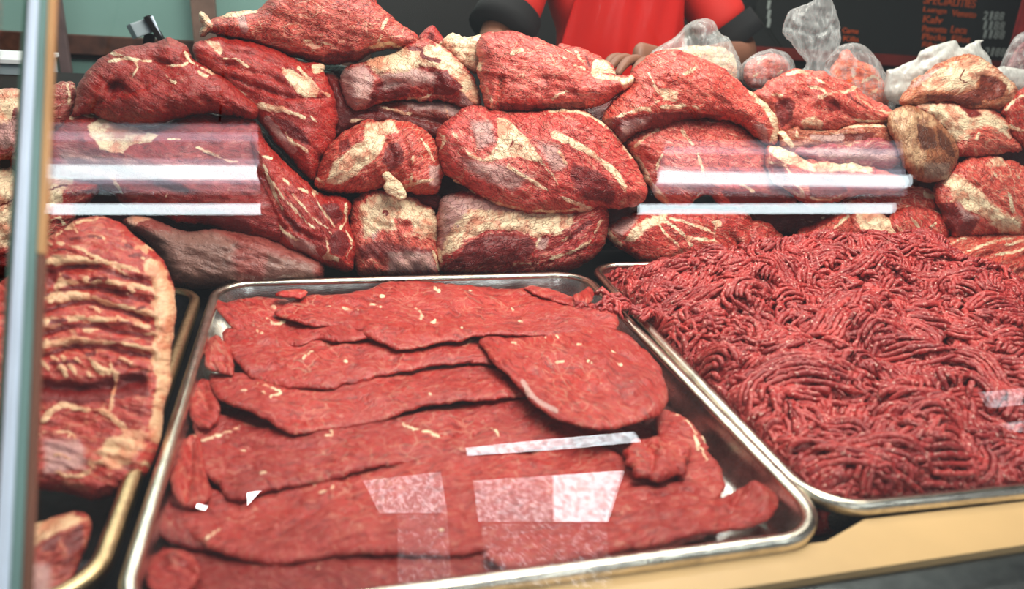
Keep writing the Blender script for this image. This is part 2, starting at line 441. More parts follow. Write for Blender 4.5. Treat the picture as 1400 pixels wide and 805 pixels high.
# ------------------------------------------------------------------ trays
def rrect(x0, x1, y0, y1, r, z, k=10):
    out = []
    for cx, cy, a0 in ((x1 - r, y1 - r, 0), (x0 + r, y1 - r, 90), (x0 + r, y0 + r, 180), (x1 - r, y0 + r, 270)):
        for i in range(k + 1):
            a = radians(a0 + 90 * i / k); out.append((cx + r * cos(a), cy + r * sin(a), z))
    return np.array(out)
def tray(label, x0, x1, y0, y1, rot=0.0, r=.05, zr=RIM, depth=.045, piv=None, mat_r=None, mat_p=None):
    t = thing('steel_tray', label, 'tray', ((x0 + x1) / 2, (y0 + y1) / 2, zr - depth), group='steel trays in the display case')
    # pan: loops from the inner lip down the wall over the floor, and back up on the outside
    def loops(spec):
        V, Fc = [], []
        for o, z in spec:
            V.append(rrect(x0 + o, x1 - o, y0 + o, y1 - o, max(.008, r - o), z))
        n = len(V[0])
        for i in range(len(V) - 1):
            for j in range(n):
                Fc.append((i * n + j, i * n + (j + 1) % n, (i + 1) * n + (j + 1) % n, (i + 1) * n + j))
        return np.vstack(V), Fc, n
    def turn(V):
        if not rot: return V
        c, s = cos(rot), sin(rot); p = np.array(piv); W = V.copy()
        d = V[:, :2] - p; W[:, 0] = p[0] + c * d[:, 0] - s * d[:, 1]; W[:, 1] = p[1] + s * d[:, 0] + c * d[:, 1]
        return W
    D = depth
    V, Fc, n = loops([(.008, zr - .004), (.009, zr - .006), (.012, zr - D * .45), (.016, zr - D + .010), (.020, zr - D + .003), (.028, zr - D + .0015)])
    Fc.append(tuple(range(5 * n, 6 * n)))
    b = len(V)
    V2, F2, _ = loops([(.0065, zr - .0045), (.0075, zr - .006), (.0105, zr - D * .45), (.0145, zr - D + .009), (.019, zr - D + .0015), (.028, zr - D)])
    F2.append(tuple(range(5 * n, 6 * n)))
    Fc += [tuple(b + i for i in f[::-1]) for f in F2]
    for j in range(n): Fc.append((j, b + j, b + (j + 1) % n, (j + 1) % n))
    me = mesh_np('tray_pan', turn(np.vstack([V, V2])), Fc); fix_normals(me)
    reparent(link('pan', me, mat_p or M['steel']), t)
    # rolled rim
    loop = rrect(x0 + .0045, x1 - .0045, y0 + .0045, y1 - .0045, r - .004, zr - .0045, 14)
    sh = [(a * 1.3, b * 1.25) for a, b in [(.0045, -.0035), (.0050, .0015), (.0030, .0042), (-.0010, .0046), (-.0040, .0030), (-.0048, .0), (-.0030, -.002), (.002, -.0062), (.0040, -.0062)]]
    V = []; n = len(loop)
    cen = np.array([(x0 + x1) / 2, (y0 + y1) / 2, 0])
    tg = np.roll(loop, -1, 0) - np.roll(loop, 1, 0); nn = np.stack([tg[:, 1], -tg[:, 0]], 1); nn /= np.hypot(*nn.T)[:, None]
    for o, z in sh:
        W = loop.copy(); W[:, :2] += nn * o; W[:, 2] += z
        W[:, 2] += vnoise(W, 25, 3, 2) * .0006; V.append(W)
    Fc = []
    for i in range(len(sh)):
        i2 = (i + 1) % len(sh)
        for j in range(n): Fc.append((i * n + j, i * n + (j + 1) % n, i2 * n + (j + 1) % n, i2 * n + j))
    me = mesh_np('tray_rim', turn(np.vstack(V)), Fc); fix_normals(me)
    reparent(tag(link('rim', me, mat_r or M['rimsteel']), 'rolled bright metal rim'), t)
    return t
S = .36
T1 = (-.355 * S, 1.07 * S, 1.041 * S, 2.677 * S)
tray('steel tray full of overlapping thin red beef slices, in the middle', *T1)
tray('steel tray heaped with ground beef, to the right of the sliced beef', .384, 1.02, .402, 1.000, rot=-.029, piv=(.384, .402))
tray('steel tray with brassy rim under the rib slab at the left', -.665, -.140, .405, .945, r=.045, mat_r=mat_metal('brassy_rim', (.62, .44, .24), .3), mat_p=mat_metal('shadowed_pan', (.07, .065, .07), .45))  # pan metal darkened to stand for the shadow cast by the ribs

# ------------------------------------------------------------------ case
base = thing('display_case', 'glass fronted butcher display case with beige laminate ledge and dark steel front', 'display case', (0, .65, 0))
box('deck', (-1.6, .33, .915), (1.9, 1.5, .9545), M['deck'], .002, base)
box('case_body', (-1.6, .33, .05), (1.9, 1.5, .915), M['darksteel'], .004, base)
prism('ledge', [(-1.6, .347, .9545), (1.9, .347, .9545), (1.9, .358, .9545), (.62, .393, .9545), (.425, .397, .9545), (.375, .379, .9545), (-1.6, .379, .9545)], (0, 0, .0355), M['laminate'], base)
box('front_rail', (-1.6, .300, .80), (1.9, .347, RIM - .016), M['darksteel'], .004, base)
# stepped riser under the heap
def riser():
    prof = [(1.02, .9545), (1.16, .965), (1.24, 1.045), (1.30, 1.13), (1.36, 1.17), (1.75, 1.17), (1.75, .9545)]
    P = [(-1.6, y, z) for y, z in prof]
    return prism('riser', P, (3.5, 0, 0), M['black'], base)
riser()

# ------------------------------------------------------------------ front glass, leaning back
GT = radians(30)
GN = np.array([0, -cos(GT), sin(GT)]); GP = np.array([0, .318, .984])
GU = np.array([0, sin(GT), cos(GT)])
def on_glass(x, y, off=0.0): return at_plane([(x, y)], GP + GN * off, GN)[0]
seam = on_glass(22, 402)[0]
def pane(name, xa, xb, parent, H_=.60):
    V = []
    for x in (xa, xb):
        for u_ in (0, H_):
            for o in (0, .005):
                V.append(GP * [0, 1, 1] + np.array([x, 0, 0]) + GU * u_ - GN * o)
    Fc = [(0, 1, 3, 2), (4, 6, 7, 5), (0, 4, 5, 1), (2, 3, 7, 6), (0, 2, 6, 4), (1, 5, 7, 3)]
    me = mesh_np(name, V, Fc, False); fix_normals(me)
    return reparent(link('pane', me, M['glass']), parent)
g1 = thing('front_glass', 'clear sloping front pane of the case showing lamp reflections, right of the metal post', 'glass pane', (.5, .31, .984))
pane('glass_main', seam + .004, 1.5, g1)
g2 = thing('front_glass', 'clear sloping front pane of the case, left of the metal post', 'glass pane', (-.8, .31, .984))
pane('glass_left', -1.3, seam - .012, g2)
# post on the seam between panes
post = thing('glazing_post', 'slim pale metal post with a tan seal joining the glass panes at the left', 'post', tuple(on_glass(10, 805)))
def strip(name, xa0, xb0, xa1, xb1, o0, o1, mat, label=None, cutrow=0):
    """strip in the glass plane: from pixel row 805 (xa1..xb1) up to row 0 (xa0..xb0), extended both ways"""
    def ends(x0, x1):
        a, b = on_glass(x0, 0), on_glass(x1, 805); d = a - b
        m_ = b + d * (1 - abs(cutrow) / 805)
        if cutrow > 0: return m_, a + d * .5
        if cutrow < 0: return b - d * .06, m_
        return b - d * .06, a + d * .5
    a0, a1 = ends(xa0, xa1); b0, b1 = ends(xb0, xb1)
    V = [p + GN * o for p in (a0, b0, b1, a1) for o in (o0, o1)]
    Fc = [(0, 2, 4, 6), (1, 7, 5, 3), (0, 1, 3, 2), (2, 3, 5, 4), (4, 5, 7, 6), (6, 7, 1, 0)]
    me = mesh_np(name, V, Fc, False); fix_normals(me)
    bm = bmesh.new(); bm.from_mesh(me); bmesh.ops.bevel(bm, geom=bm.edges[:], offset=.0008, segments=2, affect='EDGES'); bm.to_mesh(me); bm.free()
    o = reparent(link(name, me, mat), post)
    if label: o['label'] = label
strip('metal_profile', 44, 56, -3, 15, -.006, .006, M['alu'], 'pale bluish aluminium profile')
strip('side_profile', 56, 66, 15, 30, -.006, .003, mat_plain('grey_green_profile', srgb(112, 142, 138), .3, var=.1), 'grey green side of the profile')
strip('tan_seal', 66, 75, 30, 41, -.006, .001, M['gold'], 'tan seal strip', 370)
strip('dim_seal', 66, 75, 30, 41, -.006, .001, M['dimseal'], 'lower seal strip in a dimmed grey brown', -370)  # same seal lower down, its fading reflection put into the colour
strip('glass_edge', 33, 38, -18, -12, -.006, .001, M['glass_edge'], 'thin green glass edge')

# ------------------------------------------------------------------ lamps behind the customer and added panes shaped as glare, mirrored in the glass
def mirror(p):
    p = np.asarray(p, float); return p - 2 * ((p - GP) @ GN) * GN
def virt(x, y, zc): return CAM + rays([(x, y)])[0] * zc     # point at view depth zc
def lamp(label, pts, zc, hous):
    """pts: two tubes, each ((x0,y0),(x1,y1),half width px); hous: 4 px corners of the reflector"""
    c = mirror(virt(*np.mean(hous, 0), zc))
    L_ = thing('pendant_lamp', label, 'lamp', tuple(c), group='twin tube lamps over the customer side')
    H4 = [mirror(virt(x, y, zc + .03)) for x, y in hous]
    nrm = np.cross(H4[1] - H4[0], H4[3] - H4[0]); nrm /= np.linalg.norm(nrm)
    if nrm @ (mirror(CAM) - H4[0]) > 0: nrm = -nrm
    prism('housing', H4, nrm * .04, M['white'], L_)
    for f in (.2, .8):
        w = H4[0] * (1 - f) + H4[1] * f + nrm * .03
        V, Fc = tube_data([w, w + [0, 0, .6], [w[0], w[1], 3.2]], .002, 6)
        reparent(link('hanging_wire', mesh_np('wire', V, Fc), M['darksteel']), L_)
    for f0, f1, mm in ((.02, .12, 'dim_glow'), (.14, .26, 'lit_reflector'), (.28, .52, 'dim_glow'), (.52, .88, 'lit_reflector'), (.89, .98, 'dim_glow')):
        ll = lambda a, b, f: a * (1 - f) + b * f
        q = [ll(H4[0], H4[3], f0), ll(H4[1], H4[2], f0), ll(H4[1], H4[2], f1), ll(H4[0], H4[3], f1)]
        prism('glow_strip', [x - nrm * .004 for x in q], nrm * .003, M[mm], L_)
    for a, b, w in pts:
        A, B = mirror(virt(*a, zc)), mirror(virt(*b, zc))
        V, Fc = tube_data([A, A * .5 + B * .5, B], w / F_PX * zc, 12)
        reparent(link('tube', mesh_np('tube', V, Fc), M['tube']), L_)
        for E_, s in ((A, -1), (B, 1)):
            d = (B - A) / np.linalg.norm(B - A) * s
            V, Fc = tube_data([E_ - d * .002, E_ + d * .012], w / F_PX * zc * 1.15, 12)
            reparent(link('end_cap', mesh_np('end_cap', V, Fc), M['white']), L_)
M['lit_reflector'] = mat_emit('lamp_glow', (.86, .84, 1.0), 4.0)  # lit face of the housing made to glow, for the haze in the glass
M['dim_glow'] = mat_emit('lamp_glow_dim', (.8, .84, .95), 1.9)  # dimmer bands of that added glow
lamp('twin tube fluorescent lamp overhead on the left, mirrored in the glass over the dark beef', [((52, 234), (356, 235), 10), ((46, 285), (360, 285), 7.5)], 1.45,
     [(48, 166), (352, 168), (356, 262), (44, 262)])
lamp('twin tube fluorescent lamp overhead on the right, mirrored in the glass over the paler beef', [((898, 241), (1245, 247), 8.5), ((872, 285), (1224, 284), 7)], 1.45,
     [(912, 190), (1232, 192), (1240, 268), (893, 262)])
def light_pane(poly, zc, mat, k):
    P = [mirror(virt(x, y, zc)) for x, y in poly]
    n = np.cross(P[1] - P[0], P[2] - P[0]); n /= np.linalg.norm(n)
    o = prism('window_glare_%d' % k, P, n * .008, mat)  # unseen glowing pane, shaped as a patch of window glare
    tag(o, kind='structure')
light_pane([(638, 612), (742, 601), (868, 590), (876, 603), (760, 614), (640, 622)], 1.3, M['glare_bright'], 1)
light_pane([(498, 657), (603, 645), (612, 700), (520, 700)], 1.3, M['glare_dim'], 2)
light_pane([(648, 657), (756, 650), (757, 712), (655, 712)], 1.3, M['glare_dim'], 3)
light_pane([(757, 650), (853, 643), (831, 712), (758, 712)], 1.3, M['glare_bright'], 4)
light_pane([(545, 704), (612, 702), (618, 800), (545, 800)], 1.3, mat_glare('faint_pane', 3.0, .5, .66, .25), 5)
light_pane([(660, 716), (828, 716), (838, 800), (664, 800)], 1.3, mat_glare('faint_pane_b', 4.0, .5, .64, .15), 6)
light_pane([(339, 673), (357, 671), (340, 690)], 1.3, mat_emit('bright_pane', (1, 1, 1), 22), 7)
light_pane([(270, 688), (284, 692), (282, 697), (269, 693)], 1.3, bpy.data.materials['bright_pane'], 8)

light_pane([(1343, 536), (1400, 530), (1400, 552), (1356, 557)], 1.3, M['glare_dim'], 9)
light_pane([(1372, 580), (1400, 574), (1400, 590), (1388, 590)], 1.3, M['glare_dim'], 10)
# ------------------------------------------------------------------ shop behind
YB = 2.9
def wall_px(name, pts, Y, th, mat, kind=True):
    P = [atY(x, y, Y) for x, y in pts]
    o = prism(name, P, (0, th, 0), mat)
    if kind: tag(o, kind='structure')
    return o
def wbox(name, x0, x1, z0, z1, Y, th, mat, kind=True, parent=None, bevel=.004):
    o = box(name, (x0, Y - th, z0), (x1, Y, z1), mat, bevel, parent)
    if kind: tag(o, kind='structure')
    return o
xs = atY(507, 20, YB)[0]
wbox('wall_back', -4.2, 6.0, 0, 3.2, YB + .1, .1, M['teal'])
tag(box('floor', (-4.2, -3.2, -.05), (6.0, YB + .1, 0), M['floor']), kind='structure')
tag(box('ceiling', (-4.2, .7, 3.2), (6.0, YB + .1, 3.3), mat_plain('ceiling_paint', (.6, .6, .58), .8)), kind='structure')
tag(box('wall_left', (-4.3, .9, 0), (-4.2, YB + .1, 3.2), M['teal']), kind='structure')
tag(box('wall_right', (6.0, .9, 0), (6.1, YB + .1, 3.2), M['dark_wall']), kind='structure')
# brown rail and posts on the teal wall
za, zb = atY(170, 50, YB)[2], atY(170, 76, YB)[2]
wbox('trim_1', -4.2, xs, zb, za, YB, .035, M['brownwood'])
zc_ = atY(170, 83, YB)[2]
wbox('trim_2', -4.2, xs, zc_, zb, YB, .02, M['black'])
a, b = atY(266, 20, YB)[0], atY(298, 20, YB)[0]
wbox('trim_3', a, b, 0, 3.2, YB - .03, .05, M['postwood'])
a, b = atY(80, 30, YB)[0], atY(94, 30, YB)[0]
wbox('trim_4', a, b, 0, 3.2, YB - .03, .03, mat_plain('dull_red_post', srgb(96, 78, 78), .6))
# dark panel behind the butcher with the price board
wbox('wall_dark_panel', xs, 6.0, 0, 3.2, YB - .0, .06, M['dark_wall'])
bd = thing('menu_board', 'black price board with orange names and white figures behind the bags', 'menu board', (1.9, YB - .07, 1.3))
YM = YB - .08
zl = atY(1050, 60, YM)[2]; z_r = atY(1240, 80, YM)[2]
zbt = (zl + z_r) / 2
box('board_panel', (atY(1035, 20, YM)[0], YM, zbt), (atY(1400, 20, YM)[0] + .9, YM + .02, zbt + .9), mat_plain('board_black', srgb(30, 34, 32), .7, var=.06), .003, bd)
box('board_frame', (atY(1035, 20, YM)[0] - .02, YM - .012, zbt - .045), (atY(1400, 20, YM)[0] + .92, YM + .024, zbt), M['redpaint'], .003, bd)
def text(s, px, py, hpx, wpx, mat, name):
    c = bpy.data.curves.new(name, 'FONT'); c.body = s; c.extrude = .0012; c.size = 1.0; c.offset = .012
    tmp = bpy.data.objects.new(name, c); COL.objects.link(tmp)
    bpy.context.view_layer.update()
    dg = bpy.context.evaluated_depsgraph_get()
    me = bpy.data.meshes.new_from_object(tmp.evaluated_get(dg)); bpy.data.objects.remove(tmp)
    V = np.array([v.co[:] for v in me.vertices]); lo, hi = V.min(0), V.max(0)
    p = atY(px, py, YM - .001); q = atY(px + wpx, py, YM - .001); h = hpx / F_PX * np.linalg.norm((p - CAM)) * .98
    w = (q - p)[0]
    V = (V - lo) / (hi - lo + 1e-9) * [w, h, .002]
    me.vertices.foreach_set('co', np.stack([p[0] + V[:, 0], p[1] - V[:, 2], p[2] + V[:, 1]], 1).ravel()); me.update()
    me.materials.clear()
    o = link(name, me, mat); reparent(o, bd)
# rows (left px, baseline px); the board hangs level, the picture tilts about 4 degrees
for s, x, y, h, w in (('SPECIALITIES', 1262, 5, 9, 72), ('Lunga', 1261, 18, 7, 33), ('Veneto', 1300, 22, 7, 34), ('Kalv', 1261, 31, 8, 27), ('Pancetta', 1260, 43, 7, 34),
                      ('Leca', 1299, 45, 8, 22), ('Plecka', 1260, 54, 7, 33), ('Filet', 1300, 57, 7, 26), ('Ribs', 1260, 64, 6, 20), ('Carne', 1151, 45, 6, 22), ('Kila', 1152, 56, 6, 22)):
    text(s, x, y, h, w, M['orange_text'], 'board_lettering')
for s, x, y, h, w in (('2188', 1343, 27, 9, 29), ('1188', 1342, 40, 9, 31), ('1188', 1342, 52, 9, 31), ('2188', 1345, 76, 9, 29)):
    for q, ch in enumerate(s): text(ch, x + q * w / 4 + (1.5 if ch == '1' else 0), y + q * .35, h, w / 4 * (.45 if ch == '1' else .8), M['white_text'], 'price_figure')
for k, (x, y) in enumerate(((1051, 8), (1051, 21), (1051, 33))):
    text('1', x - 3, y + 4, 10, 4, M['white_text'], 'price_figure')
# red cloth at the far right
V = []; n_ = 40
for j in range(13):
    for i in range(n_ + 1):
        x = i / n_; z = j / 12
        p_ = atY(1378 + 120 * x + (1 - z) * 0, 60, YM - .12)
        V.append((p_[0] + .05 * (1 - z), YM - .12 + .014 * sin(x * 30 + z * 2), .7 + 1.5 * z))
Fc = [(j * (n_ + 1) + i, j * (n_ + 1) + i + 1, (j + 1) * (n_ + 1) + i + 1, (j + 1) * (n_ + 1) + i) for j in range(12) for i in range(n_)]
me = mesh_np('red_cloth', V, Fc)
rc = link('hanging_cloth', me, mat_plain('red_fabric', srgb(150, 28, 24), .8)); md = rc.modifiers.new('t', 'SOLIDIFY'); md.thickness = .004
tag(rc, 'dark red cloth hanging at the right edge beside the price board', 'cloth')
# scale head on the left, grey worktop box
sc = thing('scale_display', 'small grey scale display on a tilted black bracket against the teal wall', 'scale', tuple(atY(200, 62, 1.75)))
Rm = Matrix.Rotation(radians(-22), 4, 'Y') @ Matrix.Rotation(radians(25), 4, 'Z')
c = atY(195, 38, 1.75)
box('housing', c - [.024, .02, .014], c + [.024, .02, .014], M['greybox'], .003, sc, Rm)
c = atY(212, 40, 1.74)
box('screen_panel', c - [.005, .016, .028], c + [.005, .016, .028], M['black'], .002, sc, Matrix.Rotation(radians(-28), 4, 'Y'))
V, Fc = tube_data([atY(205, 46, 1.76), atY(203, 60, 1.76), atY(200, 110, 1.76)], .011, 10)
reparent(link('stand', mesh_np('stand', V, Fc), M['black']), sc)
V, Fc = tube_data([atY(207, 22, 1.735), atY(222, 56, 1.735)], .003, 8)
reparent(link('bracket', mesh_np('bracket', V, Fc), M['alu']), sc)
crate = thing('grey_crate', 'pale grey box on the back counter left of the metal post', 'box', tuple(atY(10, 125, 1.7)))
a, b = atY(-60, 120, 1.7), atY(42, 82, 1.7)
box('body', (a[0], 1.68, a[2] - .02), (b[0], 1.86, b[2]), M['greybox'], .004, crate)
box('lip', (a[0] - .005, 1.672, b[2] - .006), (b[0] + .005, 1.865, b[2] + .002), M['white'], .001, crate)

# ------------------------------------------------------------------ light
world = bpy.data.worlds.new('world'); scene.world = world; world.use_nodes = True
wn = world.node_tree.nodes; wn['Background'].inputs[0].default_value = (.86, .93, 1.0, 1); wn['Background'].inputs[1].default_value = .22
def area(name, loc, target, size, sy, power, col):
    l = bpy.data.lights.new(name, 'AREA'); l.shape = 'RECTANGLE'; l.size = size; l.size_y = sy; l.energy = power; l.color = col
    o = bpy.data.objects.new(name, l); COL.objects.link(o); o.location = loc
    o.rotation_euler = (Vector(target) - Vector(loc)).to_track_quat('-Z', 'Y').to_euler()
    return o
area('case_lamp', (.62, .70, 2.30), (.38, 1.02, 1.12), 1.6, .22, 32, (1.0, .93, .82))
area('ceiling_lamp', (.5, 1.05, 3.1), (.35, 1.0, 1.1), 2.2, .5, 16, (1.0, .97, .92))
area('wall_fill', (.2, 2.35, 2.9), (.2, 2.95, 1.1), 3.2, .3, 60, (1.0, .95, .88))  # added unseen light that brightens the back wall
scene.view_settings.view_transform = 'Standard'; scene.view_settings.look = 'None'
scene.view_settings.exposure = 0.15; scene.view_settings.gamma = 1.0; scene.view_settings.use_curve_mapping = False
scene.cycles.transparent_max_bounces = 16
scene.cycles.max_bounces = 8
# ------------------------------------------------------------------ the heap of beef cuts
C_DEEP = srgb(150, 22, 18); C_RED = srgb(170, 38, 34); C_PINK = srgb(202, 74, 66); C_BRIGHT = srgb(166, 34, 30)
C_DULL = srgb(150, 60, 55); C_LILAC = srgb(150, 92, 100)
NB = lambda t=25: (0, -cos(radians(t)), sin(radians(t)))
def beef(label, Y, outline, feats=(), col=C_PINK, mat='pink', T=.045, tilt=25, fibre=0.0, name='beef_cut', cat='meat', group=None, step=3.2, grow=2.2, **kw):
    c = np.asarray(outline, float).mean(0)
    p0 = atY(c[0], c[1], Y)
    if T < .026: kw.setdefault('rough_amp', .003)
    elif mat == 'fatty': kw.setdefault('rough_amp', .009); kw.setdefault('jitter', 1.5); kw.setdefault('nscale', 19); kw['rough_amp'] = max(kw['rough_amp'], .009)
    elif mat != 'graycut': kw.setdefault('rough_amp', .007); kw.setdefault('nscale', 17); kw.setdefault('jitter', 1.1)
    o = cut(name, outline, p0, NB(tilt), T=T, feats=feats, mat=M[mat], col=col, fibre=fibre, step=step, grow=grow, **kw)
    return tag(o, label, cat, group)

# --- top row
beef('long pointed cut topping the heap, with a cream tail at its left tip', 1.20,
     [(272,16),(280,20),(287,32),(300,25),(312,20),(335,17),(350,16),(362,7),(372,-2),(392,-18),(440,-26),(485,-18),(508,-2),(520,13),(535,26),(555,40),(572,53),(566,64),(552,68),(530,66),(512,68),(500,76),(485,84),(465,88),(440,87),(415,81),(390,74),(370,67),(345,58),(320,53),(300,48),(285,41),(276,50),(274,44),(280,36),(274,26)],
     [('F',3,[(268,12),(282,18),(292,36),(284,56),(270,56)]),('f',5,[(290,32),(302,24),(318,19),(350,16)]),('f',4,[(500,67),(515,63),(535,61),(555,67)]),('f',3,[(516,60),(520,44),(522,36),(530,27)]),
      ('D',5,[(300,46),(345,54),(390,68),(440,76),(490,70),(505,64),(512,70),(480,92),(430,95),(360,75)]),('g',3,3,[(505,66),(530,63),(560,68)]),('f',2,[(415,55),(440,60),(470,64)]),('p',9,[(330,25),(335,40)]),('h',25,8,[(440,20),(500,25)])],
     col=srgb(186,62,52), mat='pink', T=.06, fibre=.25)
beef('big dark red cut with a dark hollow and white seams, upper left of heap', 1.115,
     [(110,115),(115,105),(125,94),(135,83),(150,73),(165,68),(190,64),(215,60),(222,56),(232,50),(240,57),(255,65),(262,80),(275,90),(290,100),(305,106),(320,118),(332,130),(345,140),(354,152),(346,162),(330,158),(310,156),(290,154),(262,156),(240,161),(215,170),(190,170),(160,168),(140,160),(120,152),(97,162),(103,148),(106,132)],
     [('f',3,[(150,73),(168,75),(182,81),(208,83)]),('f',3,[(148,84),(165,80),(178,80),(187,86),(187,94),(181,104)]),('f',3.5,[(253,72),(262,84),(276,94),(292,101)]),('f',2,[(228,90),(245,90),(255,86)]),
      ('D',3,[(147,128),(154,112),(160,110),(172,122),(160,126)]),('g',7,14,[(152,124),(160,116),(168,122)]),('f',2,[(225,100),(232,110),(240,112)]),('g',3,4,[(124,150),(140,138),(160,130),(200,122)]),
      ('g',4,5,[(150,76),(180,82),(210,84),(245,88)]),('f',2.5,[(118,104),(126,98)]),('h',18,9,[(230,62),(245,75)]),('h',30,8,[(200,140),(280,130)]),('f',3,[(272,100),(282,104)])],
     col=C_DEEP, mat='deep', T=.055, fibre=.5)
beef('folded dark red cut with a cream fat wedge, below the long pointed cut', 1.135,
     [(265,65),(272,58),(285,54),(300,52),(315,55),(330,57),(345,60),(365,65),(385,72),(400,80),(415,88),(428,87),(438,89),(446,91),(440,97),(447,110),(454,125),(458,136),(460,150),(460,168),(456,187),(447,207),(436,217),(434,230),(432,246),(424,246),(414,233),(402,219),(391,206),(379,196),(370,186),(364,176),(355,165),(345,152),(335,140),(320,125),(305,112),(290,102),(276,92),(268,80)],
     [('F',3,[(386,94),(400,97),(420,108),(436,121),(434,133),(415,132),(404,124),(392,108)]),('f',3,[(408,92),(424,108),(438,124),(450,132)]),('F',3,[(426,88),(448,88),(444,96),(430,102)]),
      ('f',5,[(312,116),(328,128),(345,138)]),('f',9,[(345,141),(365,147),(384,150)]),('f',4,[(384,150),(402,155),(418,161)]),('f',3.5,[(390,180),(400,196),(420,206)]),('F',3,[(280,55),(300,58),(306,68),(302,76),(292,66)]),('f',2.5,[(306,79),(325,82),(340,90)]),
      ('g',3,6,[(312,68),(340,74),(370,84),(400,102)]),('g',3,7,[(318,106),(350,118),(390,132),(430,135),(455,132)]),('g',3,5,[(300,82),(330,94),(370,104),(390,115)]),('p',9,[(365,165),(378,180),(400,205)]),('f',2,[(425,160),(435,168)]),
      ('D',6,[(372,160),(395,165),(415,180),(425,200),(400,190)])],
     col=C_BRIGHT, mat='deep', T=.05, fibre=.55)
beef('ragged lilac and cream trimmed cut between the long pointed and round pink cuts', 1.155,
     [(466,100),(475,92),(490,88),(520,80),(545,70),(560,60),(580,54),(600,62),(612,72),(625,84),(640,99),(651,115),(656,130),(654,143),(645,148),(625,144),(615,136),(600,133),(588,136),(574,140),(560,134),(540,136),(520,139),(500,150),(485,152),(475,145),(470,125)],
     [('P',8,[(464,96),(500,86),(512,105),(505,140),(480,155),(468,130)]),('F',9,[(500,82),(545,66),(600,62),(630,90),(655,125),(654,145),(630,125),(610,95),(575,90),(540,98),(515,100)]),('P',10,[(520,100),(560,92),(595,100),(590,118),(550,115),(525,122)]),
      ('D',4,[(592,98),(612,96),(622,108),(635,118),(620,130),(595,130),(590,112)]),('D',6,[(512,118),(530,110),(560,118),(558,130),(520,138),(500,148)]),('d',5,[(560,66),(580,68),(575,78),(600,84)]),('f',4,[(560,134),(575,138),(590,128)]),
      ('g',5,7,[(592,100),(605,115),(590,130)]),('g',4,6,[(515,120),(550,112),(585,122)]),('P',6,[(630,125),(652,128),(648,146),(630,143)]),('h',14,9,[(485,105),(488,130)])],
     col=C_RED, mat='fatty', T=.045, fibre=.4, rough_amp=.007)
beef('small ragged red scrap sticking up behind the lilac trimmed cut', 1.24,
     [(572,52),(578,46),(585,40),(592,35),(598,44),(606,54),(610,58),(606,63),(592,64),(578,60)],[('f',3,[(600,60),(607,58)]),('D',3,[(588,44),(594,48),(590,58),(583,56)])],col=C_RED,mat='deep',T=.02,step=2.5,name='beef_trimming')
beef('smooth cream fat piece tucked behind the round pink cut', 1.20,
     [(606,60),(612,52),(616,47),(624,51),(632,53),(645,50),(658,50),(664,60),(662,80),(662,96),(652,100),(640,92),(625,80),(612,72)],
     [('F',4,[(600,40),(670,40),(670,105),(640,100),(612,72),(600,60)]),('M',5,[(612,62),(622,66),(624,78),(612,74)]),('g',2.5,3,[(632,54),(628,68),(640,80)])],col=srgb(196,120,90),mat='fatty',T=.03,step=3,name='fat_piece')
beef('fat and red striped flap behind the right shoulder of the round pink cut', 1.215,
     [(762,62),(775,63),(790,66),(808,74),(822,80),(835,90),(842,103),(835,112),(815,112),(795,104),(775,90)],
     [('f',3,[(770,64),(785,78),(795,92)]),('f',3,[(786,68),(794,80),(800,94)]),('F',3,[(812,80),(826,82),(842,100),(840,106),(808,104)]),('d',3,[(800,76),(806,92)])],col=C_PINK,mat='fatty',T=.025,step=3,name='beef_flap')
beef('round pink cut with a deep notch and a yellow tail tip, top centre', 1.14,
     [(652,62),(660,50),(672,45),(690,44),(710,46),(735,55),(755,63),(770,70),(785,80),(800,91),(812,101),(835,103),(855,107),(869,103),(866,112),(855,121),(840,132),(820,142),(800,148),(785,152),(760,151),(730,152),(700,154),(680,153),(665,150),(660,130),(658,112),(652,95),(657,80)],
     [('F',3,[(806,98),(835,102),(856,106),(872,101),(868,112),(853,121),(848,110),(815,107)]),('g',3.5,14,[(686,107),(683,125),(680,150)]),('f',4,[(666,118),(672,132),(672,150)]),('F',3,[(652,84),(658,86),(657,98),(651,94)]),
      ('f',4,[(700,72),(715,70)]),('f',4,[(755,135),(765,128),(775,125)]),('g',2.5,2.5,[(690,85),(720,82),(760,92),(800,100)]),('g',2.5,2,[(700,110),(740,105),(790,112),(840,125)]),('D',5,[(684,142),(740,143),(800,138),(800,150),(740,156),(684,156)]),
      ('g',2,2,[(760,70),(790,90),(805,100)]),('f',2,[(770,78),(800,95),(812,103)]),('g',2,2,[(690,128),(740,125),(790,128)])],
     col=srgb(208,78,70), mat='pink', T=.06, fibre=.35)
